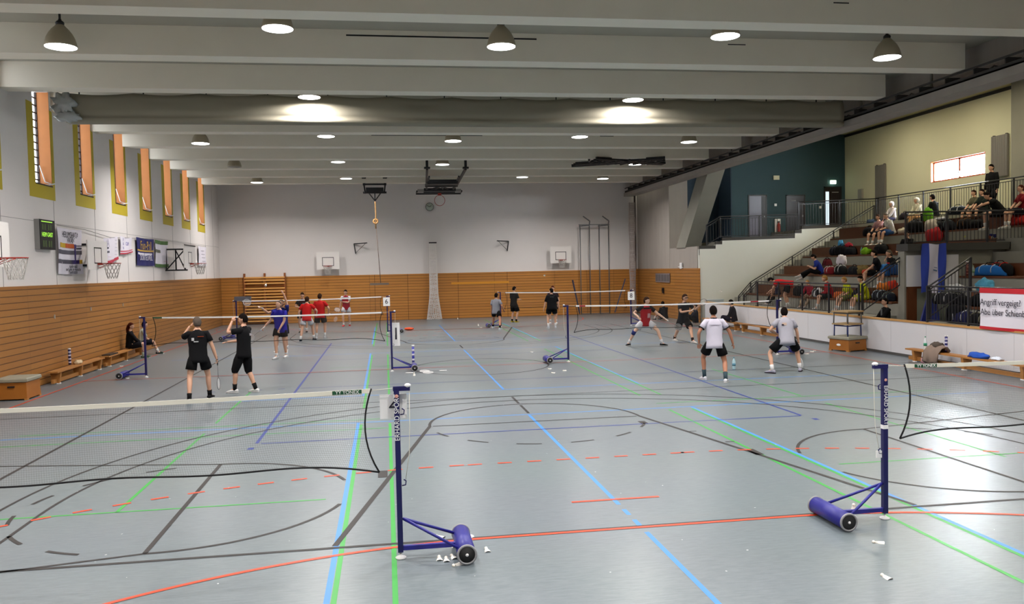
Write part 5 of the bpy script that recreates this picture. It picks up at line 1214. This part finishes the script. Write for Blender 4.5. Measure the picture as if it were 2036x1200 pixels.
P = figure('man in red and white jersey with white shorts and red shoes facing us, arms folded', m, 175, h=1.82, fL=a, fR=b, hL=(.1, .22, 1.18), eL=(-1, 0, -1), hR=(.3, .05, .82), look=(0, -4), top='#a81f2e', sleeve_col='#e0dfe4', bottom='#e2e2ea', leg=.58, sock='#e8e8e8', socklen=.1, shoe='#c8202c', hair='dark', grip=True)
badge(P, .43, 0, .118, .3, .05, '#e0dfe4', name='yoke')
held_racket(P, 1, (.35, .2, -.8), 'orange-framed racket hanging beside the man in the red and white jersey', col='#d8a090')
m, a, b = loc_feet((2.170,33.850), (2.260,32.870), -35)
P = figure('man in light grey shirt and black shorts seen from behind at the far right net', m, -30, h=1.72, fL=a, fR=b, top='#8d8f98', sleeve=.7, bottom='#161618', leg=.6, sock='#1a1a1c', socklen=.1, shoe='#c6d4de', hair='dark', skin='m', hR=(.3, .12, .82))
P = figure('man in black with yellow shoes standing behind the far right net', ((3.570,37.080)), -50, h=1.80, top='#1a1a1c', sleeve=.8, bottom='#151517', leg=.85, sock='#1c1c1e', socklen=.08, shoe='#b9a82c', hair='dark', hR=(.15, .3, 1.1), hL=(-.1, .3, 1.1), look=(-10, -8))
P = figure('heavy man in black shirt seen from behind at the far right net', ((4.540,32.730)), -5, h=1.78, top='#171719', sleeve=.85, bottom='#141416', leg=.66, shoe='#c9ccd6', hair='dark', fat=1.18, hL=(-.34, .05, .82), hR=(.33, .1, .85), fL=(-.16, 0, 0), fR=(.16, .12, 0), look=(35, 0))
badge(P, .4, 0, .125, .14, .02, '#5c6468', back=True)
P = figure('man in dark red shirt mostly hidden behind the heavy man in black', ((5.160,35.510)), 170, h=1.82, top='#3c1c24', bottom='#1c1c22', leg=.6, shoe='#d0d0d4', hair='red', hL=(-.25, .1, .9))
m, a, b = loc_feet((6.200,23.450), (5.380,24.140), 180)
P = figure('young man in red jersey with black shoulders and white shorts in a wide lunge', m, 195, h=1.80, fL=a, fR=b, pelvis=.8, waist=.0, toeL=35, toeR=-60, hR=(.36, .16, .96), eR=(.8, -.5, -.6), hL=(-.55, .28, .88), eL=(-.3, -.5, -1), look=(35, 0), top='#ac1e2a', sleeve_col='#201c22', bottom='#e2e2e8', leg=.6, sock='#e4e4e8', socklen=.13, shoe='#28282c', sole='#e8e8e8', hair='brown', lean=8, grip=True, skin='p')
badge(P, .44, 0, .116, .33, .05, '#201c22', name='yoke'); badge(P, .2, -.04, .132, .09, .14, '#c9a0a4')
kk = P['legs'][1]; b_ = MB(); u = (kk[2]-kk[1]).normalized(); b_.tube([kk[1]-u*.06, kk[1]+u*.07], [.07, .064], 12); b_.build('knee_brace', cl('#343c78'), P['root'])
held_racket(P, 0, (-.7, .3, -.5), 'racket held low by the lunging player in red', col='#6a6c74')
m, a, b = loc_feet((7.450,24.060), (7.290,25.130), 190)
P = figure('player with glasses in dark shirt and black shorts holding a racket across his body', m, 195, h=1.86, fL=a, fR=b, pelvis=.9, hR=(.02, .36, 1.06), eR=(1, -.3, -.6), hL=(-.42, .35, 1.22), eL=(-.8, -.4, -1), look=(12, 0), top='#20262e', bottom='#161619', leg=.8, sock='#3a2a28', socklen=.09, shoe='#d8d2cc', hair='brown', lean=9, grip=True)
b_ = MB(); b_.box(-.07, .07, 0, .004, -.01, .012); g = b_.build('glasses', M_black, P['root'], loc=P['hc']+P['Fs']*.1+Vector((0, 0, .014)))
held_racket(P, 1, (-.6, .3, .45), 'racket held across the body of the player with glasses', col='#2a2c34')
m, a, b = loc_feet((4.540,15.710), (4.820,15.200), -8)
P = figure('man in white shirt with black trim and black shorts seen from behind, legs apart', m, -8, h=1.80, fL=a, fR=b, pelvis=.88, hL=(-.32, .1, .86), eL=(-1, -.8, 0), hR=(.42, .06, .84), eR=(1, -.6, 0), top='#d6d2e2', bottom='#151518', leg=.66, sock='#3d5058', socklen=.15, shoe='#dfe0e6', hair='dark', collar='#1c1c20', lean=6, skin='m', toeL=15, toeR=-25)
for q in (0, 1):
    Sh, E_, Wr, sx = P['arms'][q]; b_ = MB(); d = (E_-Sh); b_.tube([Sh+d*.57, Sh+d*.63], [.0735, .0735], 12); b_.build('sleeve_trim', cl('#1c1c20'), P['shirt'])
badge(P, .12, .158, .03, .02, .34, '#1c1c20', name='side_panel', back=True); badge(P, .36, 0, .124, .26, .006, '#8a889c', name='seam', back=True)
m, a, b = loc_feet((6.450,16.280), (7.200,16.420), -12)
P = figure('crouching player in light grey shirt and black shorts seen from behind at the right', m, -14, h=1.76, fL=a, fR=b, pelvis=.80, waist=-.05, lean=20, toeL=50, toeR=-20, hL=(-.2, .22, .92), eL=(-1, -.6, -.4), hR=(.34, .2, .66), eR=(1, -.5, -.2), look=(-5, 4), top='#b3b2bd', bottom='#131316', leg=.78, sock='#e6e6e6', socklen=.12, shoe='#a8a6b8', sole='#3a2430', hair='dark', skin='l', grip=True)
badge(P, .33, -.05, .125, .1, .06, '#c8b0a0', back=True); badge(P, .31, -.09, .128, .05, .03, '#3a3444', back=True)
held_racket(P, 1, (.15, .25, -.95), 'racket pointing down from the hand of the crouching player in grey', col='#d8d8da')

# --- seated people
def seated(label, x, y, seat, rz=90, fz=None, lean=10, h=1.76, fwd=.5, **k):
    s = h/1.78; floorz = seat-.42 if fz is None else fz; ph = seat+.09-floorz
    k.setdefault('hL', (-.1, .36, ph+.02)); k.setdefault('hR', (.1, .36, ph+.02))
    k.setdefault('fL', (-.14, fwd, 0)); k.setdefault('fR', (.13, fwd-.04, 0)); k.setdefault('knee', ((-.15, .4, 1), (.15, .4, 1)))
    return figure(label, (x, y), rz, h=h, pelvis=ph, lean=lean, z=floorz, **k)
seated('girl in black tracksuit jacket with white stripe sitting on the left bench', -10.5, (-10.500,25.690,0.360)[1], .32, rz=-75, fz=0, top='#17161a', sleeve=2, bottom='#1a1820', leg=.9, hair='red', hstyle='long', h=1.66, lean=4, shoe='#3a5a40', sock='#b8c4b0', fwd=.42, look=(-10, 4))
P = seated('boy in white and black shirt sitting on the left bench next to the girl', -10.5, (-10.500,26.830,0.360)[1], .32, rz=-70, fz=0, top='#c9d2c0', sleeve=.8, bottom='#20202c', leg=.9, hair='dark', h=1.62, lean=14, shoe='#26382e', sole='#e0e0e0', sock='#d8d8d8', fwd=.55)
badge(P, .3, .0, .124, .1, .16, '#20222a')
seated('person in black team shirt sitting on the floor by the right wood wall', 10.4, (10.400,35.120,-0.310)[1], .06, rz=15, fz=0, top='#1c1e24', sleeve=.8, bottom='#16181c', leg=.9, hair='dark', h=1.76, lean=12, fwd=.62, shoe='#3a3a40', look=(-30, 0))
seated('person in dark clothes sitting against the right wood wall, behind the player with glasses', 10.75, (10.750,32.150,-0.010)[1], .06, rz=80, fz=0, top='#1c2030', sleeve=2, bottom='#1a1c20', leg=1.9, hair='dark', h=1.74, lean=0, fwd=.6)
seated('person in dark purple jacket on the far end of the right bench', 10.95, (10.950,28.640,0.410)[1], .32, rz=60, fz=0, top='#1e1a2a', sleeve=2, bottom='#241c34', leg=1.9, hair='dark', h=1.8, lean=8, fat=1.1)
# spectators: row 0 (seat z 1.31), row 1 (2.09), row 2 (2.83), row 3 (3.58), walkway edge (4.2)
def row(k): return TX[k]+.22, TZ[k]+.41, TZ[k]
def spec(k, yy, label, **kw):
    x, sz, fz = row(k); return seated(label, x, yy, sz, fz=fz, **kw)
spec(0, (13.100,24.040,1.380)[1], 'boy in yellow shirt on the lowest seat row, left one of the two', top='#b8c022', sleeve=.8, bottom='#6a6a3a', leg=.9, hair='blond', h=1.6, lean=22, shoe='#c8c4c0', look=(0, -10), rz=80)
spec(0, (13.100,23.120,1.370)[1], 'boy in yellow shirt on the lowest seat row, right one of the two', top='#c3cc1e', sleeve=.9, bottom='#b0b42a', leg=.9, hair='dark', h=1.68, lean=18, shoe='#b8b4b0', look=(20, -12), rz=75)
spec(0, (13.100,25.280,1.300)[1], 'person in red and white tracksuit jacket on the lowest seat row', top='#9c1c24', sleeve=2, bottom='#1a2226', leg=.9, hair='blond', h=1.7, lean=20, shoe='#d8d8d8', look=(0, -10), rz=70)
spec(0, (13.100,26.670,1.390)[1], 'blond child in pink-red top on the lowest seat row', top='#a82438', sleeve=2, bottom='#b09a80', leg=1.9, hair='blond', h=1.35, lean=24, shoe='#d8d8d8', rz=110)
P = figure('person in bright red shirt bending over at the far end of the lowest seat row', (12.3, (12.300,26.790,0.830)[1]), 60, h=1.76, pelvis=.9, lean=80, z=.9, hL=(-.1, .6, .55), hR=(.1, .62, .5), top='#c81e24', bottom='#1c1a20', leg=.7, shoe='#c8c8c8', hair='dark', fL=(-.1, .05, 0), fR=(.14, 0, 0), look=(0, -60))
spec(0, (13.100,29.280,1.320)[1], 'child with dark cap sitting at the far end of the lowest row', top='#3a3a56', sleeve=.9, bottom='#1a1a20', leg=1.9, hair='#1a1a1c', hstyle='cap', h=1.3, lean=10)
P = spec(1, (14.300,28.240,2.100)[1], 'man in royal blue shirt looking at a phone with his legs stretched on the seats', top='#22348e', sleeve=.7, bottom='#17171c', leg=1.9, hair='dark', h=1.78, lean=26, look=(0, -30), rz=62, fwd=.75, fL=(-.1, .8, .32), fR=(.1, .75, .2), hL=(-.1, .42, .72), hR=(.12, .42, .74), shoe='#c9c9cc')
spec(1, (14.300,24.460,2.120)[1], 'man in black shirt with red chest stripe on the second seat row, left one', top='#191a24', sleeve=.7, bottom='#17181e', leg=.9, hair='dark', h=1.8, lean=12, shoe='#c8c8c8', rz=65, hL=(-.25, .45, .55))
spec(1, (14.300,23.600,2.190)[1], 'man in black shirt with red swoosh-like stripe on the second seat row, right one', top='#17191c', sleeve=.7, bottom='#2a5a9a', leg=.9, hair='grey', h=1.78, lean=14, shoe='#c8c8c8', rz=80, hR=(.1, .2, 1.0))
for o_ in [q for q in C.objects if q.get('category') == 'person'][-2:]:
    MB().box(-.13, .1, .0, .01, 0, .035).build('chest_stripe', cl('#c0343a'), o_, loc=(0, .2, .80))
spec(2, (15.800,24.790,2.880)[1], 'person with bare legs crossed beside the dark stand edge', top='#1b1a1e', sleeve=.8, bottom='#232022', leg=.45, hair='dark', h=1.76, lean=0, rz=110, fL=(-.3, .75, 0), fR=(-.2, .7, .1), shoe='#c9c4bc', skin='l')
spec(3, (17.100,27.640,3.510)[1], 'man in white shirt and blue shorts with arms crossed on the topmost seat row', top='#d3d0cc', sleeve=.7, bottom='#2c4c80', leg=.85, hair='grey', hstyle='thin', h=1.82, lean=20, shoe='#d6d4cc', look=(0, -16), rz=85, hL=(.1, .4, .62), hR=(-.1, .42, .64), fat=1.08)
spec(3, (17.100,28.090,3.880)[1]+.35, 'person in red and white top just behind the man in white shirt', top='#b88a8c', sleeve=.9, bottom='#2a2a34', leg=.9, hair='brown', h=1.72, lean=6, rz=100)
EX_, EZ = 18.2, 4.2
def edge(y, label, **kw): return seated(label, EX_+.1, y, EZ, fz=3.99-.2, **kw)
edge((18.300,29.470,4.390)[1], 'person in white hooded top on the walkway edge, leftmost there', top='#d8d0d4', sleeve=2, bottom='#33304a', leg=1.9, hair='#d8d0d4', hstyle='hood', h=1.66, lean=8)
edge((18.300,27.850,4.390)[1], 'person in cream hooded sweater on the walkway edge below the window', top='#d2cdb6', sleeve=2, bottom='#a3794a', leg=1.9, hair='#d8d4c4', hstyle='hood', h=1.7, lean=8)
edge((18.300,26.840,4.370)[1], 'person in black jacket facing left beside the cream hooded sweater', top='#16191c', sleeve=2, bottom='#16171c', leg=1.9, hair='dark', h=1.8, lean=10, rz=20, fwd=.4)
edge((18.300,24.680,4.260)[1], 'person in olive shirt behind the upper railing, left one of a pair', top='#6a6650', sleeve=.9, bottom='#2a2a2a', leg=.9, hair='brown', h=1.66, lean=6)
edge((18.300,24.280,4.260)[1], 'person in dark green shirt behind the upper railing, right one of a pair', top='#2e3a34', sleeve=.9, bottom='#22222a', leg=.9, hair='dark', h=1.64, lean=6)
figure('man standing in black sweater on the upper walkway right of the window', (19.3, (19.300,25.100,4.460)[1]), 100, h=1.84, z=4.2, top='#1a1a1d', sleeve=2, bottom='#18181c', leg=1.9, hair='dark', shoe='#222222')
yb_ = (17.200,22.070,4.160)[1]
seated('big man in black shirt leaning forward on the upper seats beside the blue banner', 17.2, yb_, 3.95, fz=3.5, rz=65, top='#17181b', sleeve=.75, bottom='#1b1c22', leg=.8, hair='dark', h=1.9, lean=38, look=(10, -20), hL=(-.2, .75, .75), hR=(.1, .7, .75), fat=1.1, shoe='#c0c0c0')
seated('man in dark red shirt on the upper seats at the right picture edge', 17.2, (17.200,21.200,4.100)[1], 3.95, fz=3.5, rz=75, top='#8a1a24', sleeve=.75, bottom='#1c1c2c', leg=.8, hair='red', hstyle='thin', h=1.84, lean=4, shoe='#c0c0c0')
tag(MB().box(-.2, .2, -.2, .2, .56, .6).box(-.18, -.15, -.18, -.15, .3, .56).box(.15, .18, -.18, -.15, .3, .56).box(-.18, -.15, .15, .18, .3, .56).box(.15, .18, .15, .18, .3, .56).build('stool', M_bench, loc=(12.25, 20.75, 0)), 'low stool behind the parapet under the man in the black jacket', 'stool')
P = seated('man in black jacket over grey shirt, head and shoulders showing above the parapet', 12.25, 20.75, .6, fz=.3, rz=80, top='#17181a', sleeve=2, bottom='#1a1a20', leg=1.9, hair='dark', hstyle='thin', h=1.78, lean=0, fwd=.35)
badge(P, .36, 0, .124, .09, .2, '#6f7274')

# ---------------------------------------------------------------- bags and clothes in the stand
def bag(loc, size, col, label, rz=90, strap='#d8d8d8', kind='bag', name='sports_bag'):
    L_, W_, H_ = size; t = empty(name, loc, math.radians(rz), label=label, cat='bag'); rs_ = []
    for i in range(9):
        u = -1+2*i/8; k = math.sqrt(max(.05, 1-abs(u)**4)); c = Vector((u*L_/2, 0, H_/2*k+.0))
        rs_.append([c+Vector((0, math.copysign(abs(math.cos(2*PI*j/14))**.6, math.cos(2*PI*j/14))*W_/2*k, math.copysign(abs(math.sin(2*PI*j/14))**.7, math.sin(2*PI*j/14))*H_/2*k)) for j in range(14)])
    MB().rings(rs_).build('bag_body', cl(col), t)
    for q in (-.18, .2): MB().tube([(q*L_, math.cos(a_)*W_*.52, H_/2+math.sin(a_)*H_*.53) for a_ in [PI*i/8 for i in range(-1, 10)]], [(.02, .006)]*11, 6).build('strap', cl(strap), t)
    MB().tube([(-.2*L_, 0, H_), (-.1*L_, .02, H_+.07), (.1*L_, .02, H_+.07), (.2*L_, 0, H_)], .012, 6).build('handle', cl('#17171a'), t); return t
def on(k, u, v, dx=.0):
    pass
BG = [((15.800,29.080,2.680), 2, (.9, .4, .38), '#15161c', 'large black bag at the far end of the third row, light blue bottle on it', '#2a3040'),
 ((15.800,28.460,2.730), 2, (.6, .35, .3), '#1c1f2a', 'dark bag beside the large black bag on the third row', '#30343c'),
 ((17.100,29.220,3.230), 3, (.8, .35, .36), '#16161c', 'black bag under the topmost brown seat at its left end', '#3a3438'),
 ((18.600,29.120,4.610), 4, (.6, .3, .3), '#1c1a20', 'black bag on the walkway beside the white hooded person', '#4a3a40'),
 ((18.400,25.720,4.330), 4, (1.0, .35, .3), '#1d2636', 'blue-black racket bag with white flashes below the long upper railing', '#d8dce4'),
 ((14.300,18.980,2.040), 1, (1.2, .35, .3), '#2468b0', 'bright blue racket bag on the second row of the right block', '#c9d2dc'),
 ((14.400,18.720,2.270), 1, (.8, .35, .35), '#17181e', 'black bag leaning above the bright blue racket bag', '#c8302c'),
 ((13.100,19.250,1.440), 0, (1.0, .35, .32), '#15171f', 'black racket bag with white line on the lowest row right of the portal', '#d0d0d4'),
 ((13.200,18.860,1.810), 0, (.8, .3, .28), '#15151a', 'long black bag lying above the lowest row right of the portal', '#26262e'),
 ((13.100,17.680,1.440), 0, (1.1, .4, .32), '#17181c', 'dark bag beside the handwritten banner on the lowest row', '#24242a'),
 ((12.300,17.490,0.950), -1, (.8, .35, .34), '#22234a', 'navy and black bag on the walkway just behind the parapet', '#c8ccd4'),
 ((12.300,16.850,0.990), -1, (.9, .35, .3), '#17171b', 'black bag on the walkway next to the navy bag', '#8a8470'),
 ((13.100,22.340,1.400), 0, (.7, .35, .32), '#1c2028', 'black bag with pale swirl right of the boys in yellow', '#c4d0dc'),
 ((13.100,21.870,1.440), 0, (.5, .3, .26), '#20283a', 'small navy bag at the right end of the lowest row', '#9aa8a0'),
 ((14.300,23.490,2.120), 1, (.8, .4, .35), '#1f3f70', 'dark blue bag right of the men in black shirts', '#203050'),
 ((14.300,26.660,2.110), 1, (.6, .35, .34), '#1a1c20', 'black and white bag behind the red-white jacket person', '#d0d0d4'),
 ((14.300,25.730,2.110), 1, (.7, .35, .3), '#20222c', 'dark bag left of the men in black shirts', '#4a4a44'),
 ((14.300,27.430,2.110), 1, (.5, .35, .3), '#7a1c26', 'dark red bag right of the man in royal blue', '#d0c8c8'),
 ((15.000,28.830,2.390), 1, (.5, .3, .6), '#5a1c24', 'wine red jacket hanging at the stair railing', '#3a1418'),
 ((17.100,26.320,3.830), 3, (.8, .4, .45), '#18191d', 'black bag behind the railing left of the clothes heap', '#3a3a44'),
 ((17.100,24.650,3.740), 3, (.9, .4, .36), '#1d2028', 'dark grey bag behind the railing at the middle', '#5a6a70'),
 ((17.100,23.630,3.770), 3, (.7, .4, .36), '#1b1a1c', 'black bag with brown patch behind the railing at right', '#6a4a2c')]
for p_, k, sz, c_, l, st_ in BG:
    zb = {-1: .9, 4: 4.2}.get(k, TZ[k]+.41 if 0 <= k <= 3 else 0); bag((p_[0] if k != 4 else p_[0], p_[1], zb+.005), sz, c_, l, strap=st_)
BG2 = [((15.9, (15.900,29.820,2.750)[1], 2.84), (.5, .35, .34), '#22242e', 'small dark bag at the far left end of the third row', '#4a5060'),
 ((15.8, (15.800,26.450,2.770)[1], 2.84), (.7, .35, .34), '#17181c', 'black bag right of the bright green shirt on the third row', '#34343a'),
 ((14.5, (14.500,26.550,2.140)[1]+.5, 2.09), (.6, .3, .3), '#2a1a1e', 'brown-black bag on the second row behind the white cloth', '#5a2a2a'),
 ((13.1, (13.100,25.960,1.280)[1]+.2, 1.31), (.6, .3, .3), '#1a1a20', 'black bag between the blond child and the red jacket person', '#b8b8c0'),
 ((13.1, (13.100,27.500,1.310)[1], 1.31), (.7, .35, .36), '#18191d', 'black bag between the bending person and the blond child', '#3a3a40'),
 ((13.1, (13.100,23.590,1.360)[1], 1.31), (.4, .3, .3), '#1c1c24', 'small black bag squeezed between the boys in yellow', '#3a3a40'),
 ((12.3, (12.300,17.120,1.360)[1]+.6, .905), (.7, .35, .5), '#14141a', 'upright black bag behind the rail right of the portal', '#202028'),
 ((17.2, (17.200,23.160,3.960)[1], 3.59), (.8, .35, .3), '#1a1a1e', 'dark bag on the topmost row below the olive shirt person', '#44443c'),
 ((17.2, (17.200,26.020,3.720)[1]+.3, 3.59), (.6, .35, .4), '#201a22', 'purplish dark bag behind the railing beside the whitish clothes', '#5a3a44'),
 ((15.9, (15.900,25.600,2.800)[1]-.3, 2.84), (.5, .3, .3), '#1a1c20', 'black bag next to the person with bare legs', '#2c2c34')]
for p_, sz, c_, l, st_ in BG2: bag(p_, sz, c_, l, strap=st_)
CL = [((16.600,24.550,3.210), 3.2, (.2, .35, .3), '#9c2026', 'red and white clothes heap behind the railing above the flag'), ((16.900,25.130,3.730), 3.6, (.2, .3, .26), '#b8b0a4', 'whitish clothes heap on top of the red heap behind the railing'),
 ((17.100,25.600,4.240), 3.98, (.16, .2, .3), '#6aa82c', 'bright green shirt hanging on the upper railing below the black jacket'), ((17.000,23.140,3.350), 3.2, (.2, .4, .16), '#b8b86a', 'pale yellow clothes on the ledge under the brown seat'),
 ((17.000,21.990,3.270), 3.2, (.2, .4, .16), '#2a2a62', 'dark blue clothes on the ledge under the brown seat'), ((16.900,22.160,3.190), 3.2, (.12, .25, .1), '#a8502c', 'orange-red clothes on the ledge under the brown seat'),
 ((17.100,21.370,3.640), 3.58, (.2, .4, .22), '#b02a24', 'red jacket on the seats at the right edge below the man in dark red'),
 ((15.900,27.590,2.850), 2.84, (.14, .3, .16), '#86c02a', 'bright green shirt on the third seat row'), ((15.900,29.360,3.150), 3.22, (.1, .14, .14), '#4a9ad0', 'light blue ball-shaped bundle on the large black bag'),
 ((15.900,28.770,3.130), 3.14, (.12, .18, .12), '#a8283a', 'pinkish red cloth on the dark bag'), ((14.600,27.130,2.390), 2.45, (.16, .22, .24), '#e4dce4', 'white cloth piled above the black and white bag'),
 ((13.300,22.430,1.660), 1.62, (.16, .3, .16), '#c06a24', 'orange and yellow clothes at the right end of the lowest row'), ((13.400,22.140,1.750), 1.66, (.14, .22, .18), '#b8321e', 'red-orange cloth beside the orange clothes'),
 ((14.500,24.160,2.370), 2.15, (.15, .2, .2), '#3a7ec0', 'sky blue cloth right of the men in black shirts'), ((13.300,17.960,1.670), 1.72, (.14, .3, .2), '#5aa8c8', 'turquoise cloth over the lowest row beside the banner'),
 ((13.300,18.210,1.580), 1.72, (.1, .2, .07), '#c8c8b8', 'whitish cloth beside the turquoise cloth'), ((13.300,19.100,1.590), 1.72, (.1, .35, .1), '#c8c8c8', 'white rolled towel hanging behind the railing right of the flag'),
 ((14.400,25.410,2.110), 2.1, (.2, .4, .2), '#6a5a34', 'olive jacket spread on the second row'), ((14.300,24.880,1.970), 2.09, (.15, .3, .14), '#a83a24', 'rust red cloth on the second row left of the men in black'),
 ((13.100,26.100,1.280), 1.31, (.15, .25, .2), '#c8c8cc', 'white and grey clothes between the blond child and the red jacket person'), ((13.100,24.760,1.220), 1.31, (.15, .25, .14), '#b85a28', 'orange cloth left of the boys in yellow'),
 ((18.600,31.510,4.350), 4.2, (.14, .25, .12), '#3a4a66', 'small blue and white bag on the walkway at the gallery corner'), ((17.100,27.070,3.680), 3.58, (.12, .25, .14), '#c8bca8', 'cream cloth on the topmost seat row beside the man in white'),
 ((17.100,24.830,4.070), 3.98, (.1, .35, .06), '#c8ccd0', 'white papers on the ledge behind the upper railing')]
for i, (p_, zb, r, c_, l) in enumerate(CL):
    cloth_heap('clothes', (p_[0], p_[1], zb), r, cl(c_), l, seed=i+11)
bottle((15.9, (15.900,27.890,3.180)[1], 2.84), 'pale blue bottle standing on the third seat row', h=.3, col='#8ab8c0', band_='#6a9aa0')
bottle((14.3, (14.300,19.680,2.060)[1], 2.09), 'clear bottle standing on the second row of the right block', h=.3, col='#8a9488', band_='#6a8a60')
tube_can((14.3, (14.300,19.930,2.090)[1], 2.09), 'reddish tube standing against the concrete on the second row', h=.42, c1='#6a3a34', c2='#7a4a40')

# ---------------------------------------------------------------- turn skinned bodies and lettering into plain meshes
for ob, rad, roots, mtl, hc, s, rz, look, U, F, hb in SKIN_OBJS:
    if not ob.data.skin_vertices:
        pass
    sv = ob.data.skin_vertices[0].data
    for i, r in enumerate(rad): sv[i].radius = r
    for r in roots: sv[r].use_root = True
    sb = ob.modifiers.new('subsurf', 'SUBSURF'); sb.levels = 1
dg = bpy.context.evaluated_depsgraph_get(); dg.update()
new = []
for rec in SKIN_OBJS:
    ob = rec[0]; new.append(bpy.data.meshes.new_from_object(ob.evaluated_get(dg)))
tx = [bpy.data.meshes.new_from_object(o.evaluated_get(dg)) for o in TEXTS]
for rec, me in zip(SKIN_OBJS, new):
    ob, mtl, hb = rec[0], rec[3], rec[-1]; ob.modifiers.clear()
    bm = bmesh.new(); bm.from_mesh(me); n0 = len(bm.verts)
    hv = [bm.verts.new(v) for v in hb.v]
    for f in hb.f:
        try: bm.faces.new([hv[i] for i in f])
        except ValueError: pass
    for f in bm.faces: f.smooth = True; f.material_index = 0
    bm.to_mesh(me); bm.free(); me.materials.clear(); me.materials.append(mtl); ob.data = me
for o, me in zip(TEXTS, tx):
    k = bpy.data.objects.new(o.name, me); C.objects.link(k); k.parent = o.parent; k.matrix_local = o.matrix_local.copy() if False else Matrix.LocRotScale(o.location, o.rotation_euler, o.scale)
    nm = o.name; bpy.data.objects.remove(o); k.name = nm
